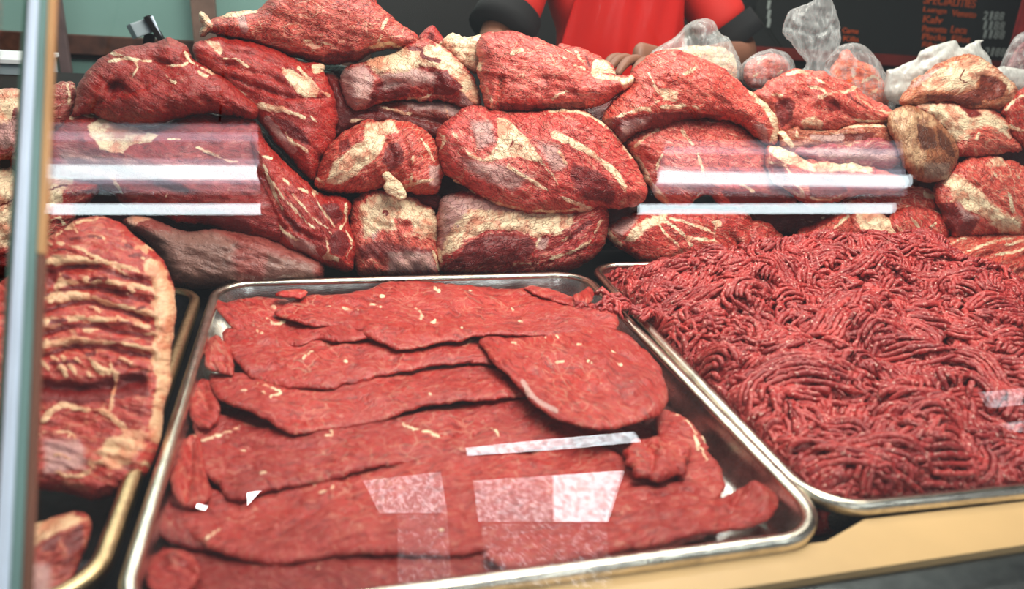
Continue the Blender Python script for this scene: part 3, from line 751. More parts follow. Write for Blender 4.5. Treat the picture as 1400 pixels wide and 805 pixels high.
beef('red and yellow edged cut spread over the heap in front of the fat filled bag', 1.13,
     [(862,102),(870,90),(885,79),(905,69),(925,69),(945,76),(965,84),(985,92),(1000,104),(1013,117),(1025,127),(1040,135),(1052,145),(1060,158),(1064,175),(1062,194),(1052,198),(1040,190),(1025,178),(1010,167),(985,161),(960,160),(935,161),(910,168),(885,176),(862,186),(850,193),(836,182),(822,162),(832,145),(850,128),(866,114)],
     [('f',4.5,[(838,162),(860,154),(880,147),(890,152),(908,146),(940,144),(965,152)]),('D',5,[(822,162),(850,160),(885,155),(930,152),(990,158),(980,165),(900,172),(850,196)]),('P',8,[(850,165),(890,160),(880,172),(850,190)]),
      ('f',2.6,[(887,98),(892,112),(900,128)]),('F',4,[(900,122),(915,121),(927,126),(925,137),(908,138)]),('f',2.5,[(900,138),(885,150)]),('F',4,[(1020,120),(1045,134),(1062,155),(1068,190),(1052,196),(1056,175),(1052,158),(1036,140)]),('f',4,[(936,102),(950,93)]),
      ('g',4,5,[(866,105),(885,98),(905,84)]),('g',3,3,[(1000,160),(1030,165),(1050,150)]),('g',2,2,[(900,110),(950,118),(1000,140)]),('h',30,7,[(930,110),(980,120)]),('P',6,[(1030,170),(1045,170),(1052,195),(1040,190)])],
     col=srgb(205,72,62), mat='pink', T=.06, fibre=.45)
beef('ragged red cut with torn cream membranes, below the knotted empty bag', 1.14,
     [(1028,128),(1045,118),(1060,108),(1075,100),(1090,97),(1110,98),(1130,102),(1150,110),(1165,117),(1180,130),(1200,142),(1215,150),(1226,157),(1218,165),(1195,171),(1175,171),(1150,173),(1140,180),(1120,180),(1098,177),(1085,172),(1078,180),(1068,182),(1060,168),(1052,152),(1042,140)],
     [('f',4,[(1076,101),(1092,97),(1108,101)]),('f',3,[(1098,108),(1112,104),(1125,112)]),('f',5,[(1120,132),(1140,127),(1160,125),(1168,118)]),('F',4,[(1094,166),(1115,158),(1124,168),(1122,178),(1100,177)]),('f',2.5,[(1172,130),(1190,146),(1222,158)]),
      ('D',5,[(1058,140),(1078,132),(1088,140),(1082,165),(1068,175),(1060,155)]),('D',4,[(1128,140),(1142,134),(1150,150),(1135,152)]),('g',5,8,[(1130,138),(1142,145),(1165,160)]),('g',4,6,[(1060,132),(1078,148),(1080,170)]),('f',3,[(1052,130),(1070,130)]),
      ('f',3,[(1105,118),(1120,120),(1130,126)]),('d',3,[(1160,130),(1185,150)]),('f',2,[(1155,160),(1180,166),(1215,165)]),('g',3,5,[(1100,118),(1130,124),(1165,124)])],
     col=srgb(205,80,70), mat='fatty', T=.04, fibre=.5, rough_amp=.008)
# --- second row
beef('thin brown edged layer of beef under the torn cut at the upper right', 1.11,
     [(1060,176),(1078,180),(1090,170),(1100,176),(1125,180),(1145,178),(1180,170),(1205,171),(1225,178),(1232,192),(1225,205),(1200,208),(1160,206),(1120,204),(1085,210),(1066,202)],
     [('f',5,[(1066,178),(1078,190),(1084,200)]),('f',3,[(1088,165),(1090,185)]),('f',3,[(1145,176),(1180,170),(1215,172)]),('D',6,[(1100,184),(1150,184),(1200,180),(1190,192),(1130,196)]),('p',7,[(1110,188),(1150,188)]),('g',4,6,[(1100,182),(1150,186),(1200,182)])],
     col=srgb(170,84,62), mat='fatty', T=.035, fibre=.1)
beef('lilac glistening strip of beef under the brown edged layer', 1.085,
     [(1083,208),(1100,200),(1130,198),(1160,199),(1180,190),(1200,186),(1214,192),(1228,204),(1232,222),(1215,230),(1185,228),(1160,226),(1134,226),(1110,218)],
     [('P',8,[(1090,204),(1150,202),(1225,205),(1230,220),(1170,218),(1120,215)]),('f',2.5,[(1155,198),(1175,197)]),('g',3,4,[(1150,205),(1190,208),(1228,212)])],
     col=srgb(165,58,70), mat='fatty', T=.03, fibre=.05)
beef('brown skinned fatty knob standing between the torn red cut and the pale lump', 1.085,
     [(1214,160),(1225,150),(1240,146),(1260,152),(1280,165),(1295,180),(1305,195),(1309,215),(1300,235),(1290,246),(1270,248),(1250,243),(1238,230),(1230,210),(1222,190),(1214,175)],
     [('F',12,[(1215,150),(1262,150),(1285,172),(1262,190),(1262,230),(1240,235),(1224,195)]),('D',6,[(1254,170),(1278,176),(1282,200),(1262,205),(1254,190)]),('P',7,[(1262,222),(1300,222),(1294,246),(1262,247)]),('D',5,[(1283,172),(1300,190),(1306,215),(1298,215),(1285,195)])],
     col=srgb(150,88,58), mat='brown', T=.05, fibre=1.3)
beef('yellow fat covered cut with a dark hollow, lying in front of the white bag', 1.15,
     [(1230,140),(1240,122),(1252,108),(1266,100),(1285,88),(1308,79),(1325,75),(1345,82),(1365,95),(1380,110),(1388,124),(1386,138),(1370,146),(1345,148),(1320,146),(1300,142),(1280,139),(1260,141),(1242,147)],
     [('F',9,[(1262,112),(1300,88),(1325,76),(1350,85),(1385,115),(1390,140),(1375,118),(1350,104),(1338,110),(1335,125),(1320,128),(1280,122),(1258,125)]),('D',5,[(1342,102),(1358,104),(1376,118),(1374,132),(1345,138),(1300,136),(1322,126),(1340,122)]),('g',9,12,[(1348,108),(1362,118),(1350,128)]),
      ('P',6,[(1240,120),(1262,102),(1290,90),(1285,98),(1255,118)]),('d',2,[(1320,95),(1312,108),(1322,112)]),('D',5,[(1265,128),(1300,130),(1340,136),(1345,146),(1300,142),(1270,140)])],
     col=srgb(190,105,70), mat='fatty', T=.045, fibre=-.3)
beef('pale cream lump with a red spot, under the yellow fat cut', 1.12,
     [(1242,148),(1265,139),(1290,140),(1320,144),(1345,148),(1360,152),(1375,165),(1383,185),(1393,195),(1396,205),(1375,204),(1355,211),(1335,214),(1310,211),(1300,192),(1285,170),(1262,154)],
     [('F',10,[(1255,142),(1345,146),(1375,165),(1380,185),(1345,175),(1330,185),(1305,195),(1285,165)]),('D',5,[(1312,144),(1335,148),(1345,160),(1325,162)]),('M',6,[(1330,178),(1350,174),(1378,190),(1390,205),(1350,208),(1332,200)]),('f',3,[(1318,180),(1322,195),(1315,210)]),('f',3,[(1340,182),(1330,200),(1335,214)]),('P',6,[(1258,142),(1280,142),(1275,155)])],
     col=srgb(205,84,70), mat='fatty', T=.045, fibre=.3)
beef('red cut with fat flecks at the right edge of the picture', 1.13,
     [(1366,152),(1380,135),(1392,124),(1420,118),(1450,125),(1450,205),(1410,203),(1396,196),(1384,182),(1374,165)],
     [('f',4,[(1380,172),(1398,178)]),('f',3,[(1375,150),(1390,134),(1400,130)]),('F',4,[(1385,215),(1398,205),(1405,220)])],col=srgb(180,50,40),mat='fatty',T=.04,fibre=.6)
beef('large oval cut with white seam and fat bands at the centre', 1.075,
     [(597,188),(603,175),(615,165),(630,152),(645,144),(665,149),(690,154),(730,154),(755,150),(780,149),(800,155),(820,165),(838,180),(850,195),(862,215),(875,235),(883,255),(881,272),(868,280),(850,283),(832,283),(818,283),(802,290),(780,291),(750,293),(725,291),(700,286),(680,281),(655,266),(635,253),(618,243),(606,235),(600,215)],
     [('F',4,[(680,160),(700,168),(715,184),(728,200),(742,218),(730,221),(712,214),(695,214),(676,218),(660,222),(676,206),(682,188)]),('f',4,[(618,180),(627,190),(634,203),(645,214),(660,220),(680,214)]),('f',7.5,[(757,184),(780,194),(806,208),(826,224),(845,238),(854,256),(852,276)]),('f',4.5,[(695,228),(720,244),(750,260),(780,276),(812,287)]),
      ('f',2,[(734,214),(748,232),(764,252)]),('f',2,[(764,206),(775,224),(790,242)]),('f',3.5,[(750,152),(778,150),(806,157),(832,173),(850,195),(862,215)]),('f',3,[(604,235),(640,260),(682,281),(740,290),(800,287)]),('P',14,[(625,215),(690,225),(730,240),(700,262),(650,240)]),('P',10,[(736,195),(765,200),(775,230),(755,235)]),
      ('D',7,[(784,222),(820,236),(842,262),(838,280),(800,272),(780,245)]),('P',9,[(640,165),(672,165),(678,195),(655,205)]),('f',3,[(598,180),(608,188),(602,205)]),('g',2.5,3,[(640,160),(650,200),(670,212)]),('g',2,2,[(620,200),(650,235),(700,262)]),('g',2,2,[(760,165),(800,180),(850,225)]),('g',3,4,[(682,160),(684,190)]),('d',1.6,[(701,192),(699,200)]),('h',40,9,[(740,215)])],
     col=srgb(200,66,62), mat='pink', T=.065, fibre=.5)
beef('cream and red marbled cut, left of the large oval cut', 1.085,
     [(430,252),(434,235),(442,215),(452,197),(470,182),(490,171),(505,163),(520,168),(535,165),(550,168),(566,170),(582,180),(592,190),(600,205),(604,225),(603,250),(598,262),(575,265),(550,259),(535,253),(515,256),(495,263),(470,263),(445,259)],
     [('F',5,[(446,248),(456,224),(474,206),(498,190),(524,182),(529,194),(519,210),(501,226),(482,243),(464,252)]),('F',6,[(500,168),(535,166),(545,180),(515,185),(495,195)]),('M',4,[(545,172),(570,172),(585,185),(580,195),(555,185)]),('D',5,[(460,196),(478,190),(480,204),(464,210)]),('f',3,[(575,190),(586,205),(594,222)]),
      ('D',8,[(530,196),(548,194),(552,220),(535,235),(522,222)]),('f',3,[(565,215),(562,250)]),('P',6,[(585,225),(602,225),(600,255),(588,255)]),('f',3,[(540,258),(570,250),(592,245)]),('f',3,[(432,240),(442,250)]),('g',4,6,[(528,195),(540,215),(530,240)]),('g',3,4,[(545,175),(558,200),(560,240)])],
     col=srgb(196,62,52), mat='fatty', T=.055, fibre=-.5, rough_amp=.006)
beef('leaf shaped flake of yellow fat stuck to the marbled cut beside the oval cut', 1.02,
     [(522,238),(530,235),(538,244),(546,250),(552,260),(554,268),(549,272),(540,268),(529,262),(526,255),(531,248)],[('F',2,[(515,230),(560,230),(560,280),(515,280)])],col=srgb(225,190,130),mat='fatty',T=.006,step=2,name='fat_flake')
beef('dark brown red cut filling the gap below the lilac trimmed cut', 1.165,
     [(438,100),(450,98),(465,110),(476,128),(482,142),(500,144),(540,136),(580,138),(612,138),(645,142),(640,158),(625,172),(605,190),(580,190),(560,178),(530,172),(500,172),(480,180),(455,190),(448,165),(452,135)],
     [('D',10,[(436,90),(480,120),(480,150),(520,150),(600,170),(590,190),(450,200)]),('P',6,[(550,140),(600,138),(638,146),(620,160),(598,150),(566,150)]),('f',3,[(518,142),(535,150),(560,156)]),('f',3,[(480,165),(508,163)]),('f',2,[(608,145),(612,160)]),('F',3,[(475,182),(500,170),(505,182),(485,195)]),('g',4,7,[(500,150),(550,158),(610,168)])],
     col=srgb(120,34,26), mat='deep', T=.045, fibre=.3)
beef('pink cut with a yellow fat curl, just right of the large oval cut', 1.105,
     [(852,195),(865,183),(885,173),(910,166),(935,161),(962,162),(985,165),(1005,168),(1022,180),(1037,192),(1052,202),(1062,214),(1056,232),(1062,250),(1077,266),(1092,277),(1060,280),(1000,279),(985,278),(967,264),(950,268),(940,279),(915,280),(897,270),(885,247),(875,227),(862,210)],
     [('F',4,[(862,214),(872,212),(884,232),(892,248),(904,264),(918,278),(898,278),(884,262),(876,238)]),('f',3,[(932,178),(945,196),(958,218),(962,235)]),('f',3,[(948,276),(956,266),(966,259),(978,263),(988,274)]),('D',4,[(950,278),(962,266),(974,268),(986,280)]),('f',2,[(905,212),(898,232)]),('g',2.5,3,[(905,185),(940,182),(1000,190)]),
      ('g',2.5,3,[(1000,235),(1040,245),(1080,268)]),('f',2.5,[(870,200),(885,185),(900,178)]),('D',5,[(985,262),(1040,262),(1085,274),(1050,280),(1000,280)]),('h',40,8,[(960,215)]),('f',1.6,[(1010,250),(1030,262)]),('P',8,[(905,225),(960,240),(1000,250),(940,262),(912,255)])],
     col=srgb(205,76,68), mat='pink', T=.055, fibre=.35)
beef('cut with a loop of white membrane at its left end, above the lower right cuts', 1.065,
     [(1046,200),(1062,201),(1080,208),(1097,216),(1120,222),(1140,221),(1165,224),(1187,227),(1204,234),(1226,240),(1238,250),(1228,262),(1192,263),(1162,266),(1147,274),(1120,279),(1104,280),(1090,268),(1075,256),(1057,248),(1050,228)],
     [('F',5,[(1048,200),(1064,200),(1084,208),(1110,222),(1150,222),(1195,230),(1190,236),(1150,234),(1115,236),(1085,226),(1064,218)]),('f',3.5,[(1052,205),(1050,225),(1052,243),(1072,256),(1096,270),(1108,279)]),('f',3,[(1054,222),(1074,226),(1086,246),(1096,262),(1104,277)]),('D',5,[(1058,228),(1070,230),(1080,250),(1068,248),(1056,238)]),
      ('D',6,[(1104,244),(1150,240),(1160,262),(1110,272)]),('f',3,[(1158,222),(1180,226),(1196,232)]),('g',5,8,[(1062,228),(1076,250)]),('f',3,[(1108,270),(1130,274),(1148,268)])],
     col=srgb(195,74,62), mat='fatty', T=.045, fibre=.2)
beef('short red crumbly cut under the glass reflection at the right', 1.085,
     [(1150,278),(1168,268),(1182,260),(1210,257),(1235,254),(1257,256),(1277,264),(1292,280),(1290,292),(1252,292),(1220,294),(1190,294),(1160,292)],
     [('f',3,[(1240,282),(1262,286),(1290,292)]),('f',2.5,[(1200,262),(1230,264)]),('g',3,5,[(1180,270),(1220,268),(1260,275)]),('F',3,[(1262,262),(1280,268),(1278,274),(1262,270)])],col=srgb(188,52,42),mat='fatty',T=.035,fibre=.3,rough_amp=.007)
beef('thick pink cut with a diagonal cream fat belt, below the pale lump', 1.06,
     [(1278,258),(1285,246),(1300,231),(1320,220),(1345,215),(1370,218),(1395,225),(1440,235),(1440,322),(1400,324),(1370,320),(1350,322),(1320,324),(1305,328),(1296,312),(1288,292),(1280,275)],
     [('F',9,[(1292,240),(1312,240),(1345,268),(1370,292),(1395,300),(1395,318),(1372,318),(1350,300),(1320,285),(1300,266)]),('f',4.5,[(1350,225),(1366,245),(1378,262),(1386,288)]),('F',4,[(1352,218),(1368,214),(1376,226),(1360,228)]),('D',8,[(1282,280),(1300,275),(1340,305),(1325,322),(1300,318)]),('P',8,[(1300,255),(1320,285),(1340,300),(1318,300)]),('f',3,[(1392,240),(1400,265)]),
      ('g',3,4,[(1312,238),(1350,268),(1385,295)]),('g',3,5,[(1380,230),(1388,270),(1400,300)]),('f',3,[(1290,250),(1310,262),(1300,275)]),('h',22,8,[(1330,262),(1360,290)])],
     col=srgb(200,72,62), mat='fatty', T=.055, fibre=.7)
# --- bottom row
beef('red cut with pale seams left of the cream topped one, behind ground beef', 1.045,
     [(1074,340),(1086,325),(1100,312),(1118,304),(1138,296),(1160,291),(1176,300),(1186,325),(1192,345),(1175,364),(1130,366),(1088,362)],
     [('f',3,[(1142,310),(1152,300),(1160,296)]),('f',4,[(1160,340),(1172,352)]),('f',2.5,[(1100,322),(1120,318),(1145,322),(1152,335)]),('g',3,3,[(1090,345),(1120,330),(1150,328)]),('D',6,[(1080,320),(1110,300),(1150,292),(1130,305),(1100,318)])],
     col=srgb(186,56,46), mat='pink', T=.045, fibre=-.6, rough_amp=.006)
beef('cut topped with smooth cream fat, low at the right behind the ground beef', 1.035,
     [(1160,296),(1172,289),(1200,291),(1226,304),(1246,320),(1258,337),(1235,350),(1200,352),(1184,346),(1172,334),(1164,318)],
     [('F',6,[(1168,290),(1202,292),(1228,306),(1250,325),(1254,338),(1225,338),(1200,330),(1185,318),(1172,300)]),('f',3,[(1176,305),(1182,325),(1190,340)]),('g',2,2.5,[(1195,305),(1215,322),(1235,335)]),('P',6,[(1190,325),(1215,335),(1205,345),(1188,340)])],
     col=srgb(205,84,70), mat='fatty', T=.04, fibre=.7)
beef('knobbly deep pink cut below the glass reflection, left of the belted cut', 1.045,
     [(1212,302),(1225,290),(1250,282),(1275,287),(1291,299),(1299,320),(1287,336),(1257,338),(1234,334),(1218,322)],
     [('f',2.5,[(1262,318),(1272,310),(1280,304)]),('f',3,[(1246,298),(1256,312)]),('g',3,5,[(1235,296),(1255,310),(1262,330)]),('F',3,[(1262,272),(1290,282),(1296,292),(1278,290)]),('f',2,[(1224,306),(1240,325),(1252,334)])],
     col=srgb(192,58,52), mat='pink', T=.045, fibre=.8)
beef('stringy red cut with fat streaks behind the ground beef, at right edge', 1.005,
     [(1196,352),(1215,342),(1240,338),(1265,335),(1290,328),(1312,322),(1340,320),(1375,320),(1410,318),(1450,320),(1450,380),(1380,385),(1280,385),(1210,380)],
     [('f',2.5,[(1225,345),(1262,336),(1290,338),(1320,325)]),('f',2.5,[(1300,352),(1340,335),(1380,325)]),('f',2,[(1250,358),(1290,348),(1315,345)]),('f',3,[(1375,335),(1400,328)]),('f',2,[(1340,355),(1380,345),(1410,338)]),('g',3,4,[(1230,352),(1290,342),(1350,328)]),('g',3,4,[(1300,362),(1350,345),(1400,335)])],
     col=srgb(198,66,54), mat='fatty', T=.045, fibre=-.35, tilt=55, prof=.35, ridge=.006, rough_amp=.009)
beef('wide low cut with radiating pale fibres behind the ground beef tray', 1.06,
     [(828,318),(835,306),(848,300),(870,293),(892,289),(930,288),(1000,288),(1022,292),(1027,308),(1036,302),(1050,308),(1065,320),(1077,336),(1077,352),(1050,362),(1020,366),(990,366),(950,364),(910,362),(880,358),(860,346),(842,334)],
     [('f',4.5,[(829,308),(835,322),(850,336)]),('F',5,[(852,330),(866,312),(885,300),(912,292),(908,303),(885,312),(866,330)]),('P',6,[(832,312),(850,302),(875,296),(862,312),(848,322)]),('f',2,[(938,324),(960,326),(975,330),(1000,330)]),('F',3,[(972,303),(984,302),(988,309),(978,312)]),('f',1.8,[(978,310),(976,328)]),
      ('g',4,10,[(1000,322),(1012,340),(1020,352)]),('D',5,[(1004,325),(1018,338),(1024,356),(1010,352)]),('g',3,6,[(1024,300),(1026,330),(1024,352)]),('f',1.6,[(900,305),(915,325),(935,340)]),('f',1.6,[(905,300),(930,315),(945,335)]),('f',1.6,[(915,298),(950,308),(975,318)]),('f',2.5,[(1048,325),(1056,332)]),('P',5,[(1012,345),(1024,335),(1030,352)])],
     col=srgb(188,52,46), mat='pink', T=.05, fibre=.3)
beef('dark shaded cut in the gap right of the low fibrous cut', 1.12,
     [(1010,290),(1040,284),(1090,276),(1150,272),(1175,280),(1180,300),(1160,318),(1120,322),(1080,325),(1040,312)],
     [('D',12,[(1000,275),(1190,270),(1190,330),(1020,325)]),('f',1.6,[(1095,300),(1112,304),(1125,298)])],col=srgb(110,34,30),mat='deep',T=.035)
beef('lilac skinned cut with a cream fat shelf and dark oval face, low centre', 1.045,
     [(599,284),(607,269),(625,263),(650,262),(680,270),(710,280),(745,284),(780,284),(802,280),(826,276),(832,300),(830,320),(819,342),(800,358),(780,368),(750,374),(700,376),(650,376),(610,374),(598,366),(597,345),(598,318)],
     [('P',12,[(600,264),(700,276),(760,292),(700,300),(650,302),(612,330),(600,345)]),('F',8,[(640,288),(700,290),(785,288),(783,304),(765,318),(735,322),(700,314),(660,316),(640,326),(615,345),(604,348),(612,318),(630,300)]),('P',8,[(608,270),(660,270),(690,285),(650,292),(620,300)]),('M',3,[(636,336),(655,322),(690,317),(722,322),(736,336),(725,354),(690,364),(650,366),(606,368),(620,350)]),
      ('D',6,[(636,336),(655,322),(690,317),(722,322),(732,336),(722,352),(690,362),(650,364),(612,366)]),('F',2,[(622,306),(632,306),(632,314),(622,314)]),('d',3.5,[(626,310),(626.5,310.5)]),('f',2.5,[(740,326),(730,336),(742,344),(760,336),(790,316),(806,300)]),('f',3,[(700,362),(740,358),(780,346),(806,330)]),('d',5,[(780,326),(806,302)]),
      ('f',3,[(598,340),(605,360)]),('g',3,4,[(640,322),(700,314),(740,325)]),('g',3,5,[(745,345),(785,325),(815,295)]),('g',2,3,[(750,362),(800,340),(825,310)]),('P',5,[(735,324),(752,326),(745,342),(732,340)]),('f',2,[(812,318),(822,300)]),('h',18,8,[(670,340),(700,340)])],
     col=srgb(168,36,36), mat='pink', T=.055, fibre=-.35)
beef('blocky pink and cream cut between the streaked flank and lilac skinned cut', 1.05,
     [(480,290),(485,275),(495,265),(515,260),(540,267),(560,270),(580,279),(592,287),(598,300),(597,330),(600,352),(603,374),(570,376),(520,376),(488,374),(480,345),(480,312)],
     [('F',12,[(490,285),(510,268),(560,272),(595,292),(594,325),(560,318),(520,312),(500,325)]),('F',6,[(582,284),(598,290),(598,330),(590,325)]),('M',5,[(536,300),(560,296),(565,312),(545,318)]),('d',3,[(524,290),(530,286),(529,294)]),('D',8,[(485,335),(520,330),(560,338),(590,340),(596,350),(560,350),(500,355)]),('P',8,[(530,345),(590,345),(598,370),(530,374)]),('P',6,[(505,300),(520,310),(512,330),(500,320)]),
      ('g',3,4,[(500,300),(530,310),(570,306)]),('g',3,4,[(545,275),(540,310),(548,345)]),('f',3,[(592,345),(600,368)])],
     col=srgb(206,80,70), mat='fatty', T=.05, fibre=.8, rough_amp=.006)
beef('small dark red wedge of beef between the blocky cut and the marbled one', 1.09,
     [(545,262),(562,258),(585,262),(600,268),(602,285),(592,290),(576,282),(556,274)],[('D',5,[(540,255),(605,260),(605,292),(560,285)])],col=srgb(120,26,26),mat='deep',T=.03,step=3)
beef('heavy dark cut with a white fat seam, under the left lamp reflections', 1.085,
     [(62,190),(80,178),(95,162),(108,152),(120,155),(140,160),(160,165),(185,173),(210,175),(235,168),(262,158),(285,156),(300,160),(320,158),(335,156),(348,165),(356,185),(368,215),(392,255),(402,300),(398,335),(380,337),(345,328),(310,318),(280,303),(250,303),(220,293),(190,285),(165,275),(155,262),(130,250),(60,240)],
     [('f',5,[(98,160),(112,153),(125,160)]),('F',4,[(118,172),(145,160),(165,170),(190,178),(215,184),(205,194),(180,198),(168,206),(150,210),(138,204),(130,190),(122,184)]),('f',3,[(120,156),(150,162),(180,174),(210,186)]),('f',2.5,[(168,205),(170,220)]),('f',2,[(230,190),(245,190)]),('f',3,[(268,202),(290,212),(325,222)]),('f',2,[(310,258),(320,248)]),
      ('D',8,[(210,247),(240,248),(258,262),(250,270),(230,258),(208,254)]),('g',5,8,[(215,250),(250,262)]),('D',10,[(240,290),(290,285),(340,300),(350,320),(300,315)]),('P',18,[(80,205),(140,215),(240,225),(330,230),(300,245),(180,240),(90,235)]),('f',2.5,[(252,306),(262,312),(260,320)]),('f',2,[(230,258),(228,268)]),('g',3,4,[(165,262),(170,278),(200,285)]),
      ('f',2.5,[(150,240),(165,262),(180,280)]),('h',40,12,[(220,225)]),('D',6,[(272,160),(330,158),(345,172),(300,172)])],
     col=srgb(150,28,28), mat='deep', T=.055, fibre=.15)
beef('long flank streaked with white sinew, running down to a round cut end', 1.045,
     [(338,182),(350,178),(362,195),(377,213),(392,225),(405,240),(418,250),(428,262),(445,269),(462,270),(475,272),(479,285),(474,300),(481,320),(486,335),(484,355),(480,370),(463,368),(446,360),(430,355),(405,344),(385,338),(378,320),(372,300),(362,285),(355,265),(347,240),(342,210)],
     [('f',3,[(348,205),(360,214),(372,216)]),('f',3.5,[(360,225),(368,245),(376,262),(384,285)]),('f',3,[(374,250),(392,275),(412,295),(430,312),(452,318)]),('f',3,[(388,246),(405,258),(420,262)]),('f',3,[(398,262),(412,280),(430,300),(448,312)]),('f',3,[(428,262),(440,285),(456,310)]),('f',3,[(380,306),(392,320),(410,328)]),('f',4,[(472,280),(474,300),(466,312)]),('f',2.5,[(473,316),(482,330),(474,352),(478,362)]),
      ('F',3,[(448,345),(466,352),(462,358),(440,352)]),('D',4,[(452,322),(462,314),(474,320),(478,334),(470,350),(455,346),(450,334)]),('g',2.5,6,[(362,240),(374,265),(384,290),(400,310)]),('g',3,6,[(388,310),(410,318),(440,330)]),('P',7,[(382,310),(400,322),(430,335),(436,350),(405,340)]),('f',2.5,[(446,322),(450,345)]),('f',3,[(425,252),(436,266)]),
      ('D',5,[(384,292),(400,300),(420,318),(400,316)]),('g',2.5,3,[(405,250),(430,275),(450,300)]),('D',6,[(440,280),(462,276),(468,296),(458,310)])],
     col=srgb(164,32,28), mat='deep', T=.045, fibre=.95, rough_amp=.005)
# filler cuts added behind the others, dark for the shade in the gaps
for lab, Y, ol in (('dark filler cut added behind the folded cut and the long pointed cut', 1.22, [(300,60),(380,78),(440,88),(490,92),(500,150),(470,190),(400,180),(330,130),(290,100)]),
                   ('dark filler cut added at the centre, behind the marbled and large oval cuts', 1.17, [(430,160),(560,150),(640,160),(640,290),(560,330),(470,330),(420,250)]),
                   ('dark filler cut added between the large oval cut and the yellow curled one', 1.19, [(790,140),(860,130),(930,160),(940,260),(900,330),(830,340),(790,290),(770,200)]),
                   ('dark filler cut added behind the membrane looped cut at the right', 1.17, [(1010,170),(1100,165),(1230,190),(1290,230),(1300,300),(1200,320),(1080,320),(1010,290),(990,220)]),
                   ('dark filler cut added at the left behind the white seamed cut', 1.16, [(60,160),(200,150),(330,150),(400,230),(460,280),(440,340),(300,345),(150,330),(60,300)]),
                   ('dark filler cut added under the pale lump at the far right', 1.16, [(1230,160),(1300,190),(1440,190),(1440,300),(1340,300),(1260,280),(1230,220)])):
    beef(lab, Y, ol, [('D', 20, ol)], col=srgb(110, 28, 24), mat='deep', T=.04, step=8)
M['graycut'] = mat_meat('grey_brown_beef', marb=.08, wrink=.08, fib=.6, rough=.3, silver=srgb(104, 82, 78), fat=srgb(200, 150, 130))
beef('smooth grey brown cut lying low under the streaked flank', 1.02,
     [(166,302),(185,295),(205,299),(235,313),(262,320),(290,314),(330,320),(370,328),(405,343),(432,355),(444,366),(440,382),(400,390),(340,393),(280,393),(240,390),(226,368),(218,345),(203,327),(183,314)],
     [('F',4,[(172,298),(192,294),(205,300),(190,304),(180,312)]),('P',16,[(200,315),(290,318),(325,330),(318,360),(330,390),(250,395),(222,360)]),('P',12,[(365,345),(430,362),(430,388),(360,390)]),('g',4,4,[(300,322),(330,345),(380,360)])],
     col=srgb(140,66,60), mat='graycut', T=.055, fibre=.3)
# --- left end
beef('reddish pink chunk right beside the metal post at the left end of the heap', 1.14,
     [(58,134),(66,124),(75,118),(90,112),(100,114),(106,125),(104,140),(98,155),(92,172),(78,184),(58,188)],
     [('f',4,[(66,118),(80,115)]),('f',3,[(92,114),(97,130),(95,142)]),('f',2,[(100,116),(106,126)]),('D',4,[(98,120),(104,128),(100,136)])],col=srgb(160,60,54),mat='fatty',T=.035,step=3)
beef('pale pink fatty cut seen through the pane left of the metal post', 1.10,
     [(-50,135),(-10,125),(5,121),(18,124),(35,128),(44,150),(42,190),(36,215),(-50,222)],
     [('F',14,[(-60,120),(30,122),(35,150),(10,165),(-60,170)]),('P',12,[(-30,165),(20,160),(20,200),(-30,210)]),('d',5,[(22,150),(18,185),(30,200)])],col=srgb(190,90,90),mat='fatty',T=.04)
beef('strip of bright red beef standing directly behind the metal post', 1.09,
     [(12,165),(25,140),(45,128),(62,134),(66,170),(66,228),(50,236),(20,238),(10,200)],[('f',3,[(20,180),(40,186)]),('f',3,[(18,214),(40,220)]),('D',6,[(15,225),(60,220),(60,240),(15,240)])],col=srgb(160,30,36),mat='fatty',T=.035)
beef('brisket piece with thick cream fat and brown seam, crossed by the metal post', 1.055,
     [(-55,250),(-20,238),(10,230),(50,226),(92,236),(120,243),(134,250),(138,258),(125,270),(112,282),(100,296),(92,314),(72,328),(52,340),(44,352),(20,375),(-20,385),(-55,390)],
     [('F',6,[(-60,235),(50,226),(98,238),(100,250),(88,262),(84,276),(66,284),(62,300),(54,330),(40,345),(20,335),(-60,345)]),('d',2.2,[(-20,290),(10,276),(30,268),(55,261),(92,254)]),('P',12,[(-10,300),(20,290),(40,310),(20,335),(-10,335)]),('D',10,[(-30,350),(20,345),(30,372),(-20,385)]),('g',2,3,[(0,278),(50,262),(92,254)]),('f',2,[(70,300),(84,296),(88,306)])],
     col=srgb(172,42,40), mat='fatty', T=.045, fibre=-.3)
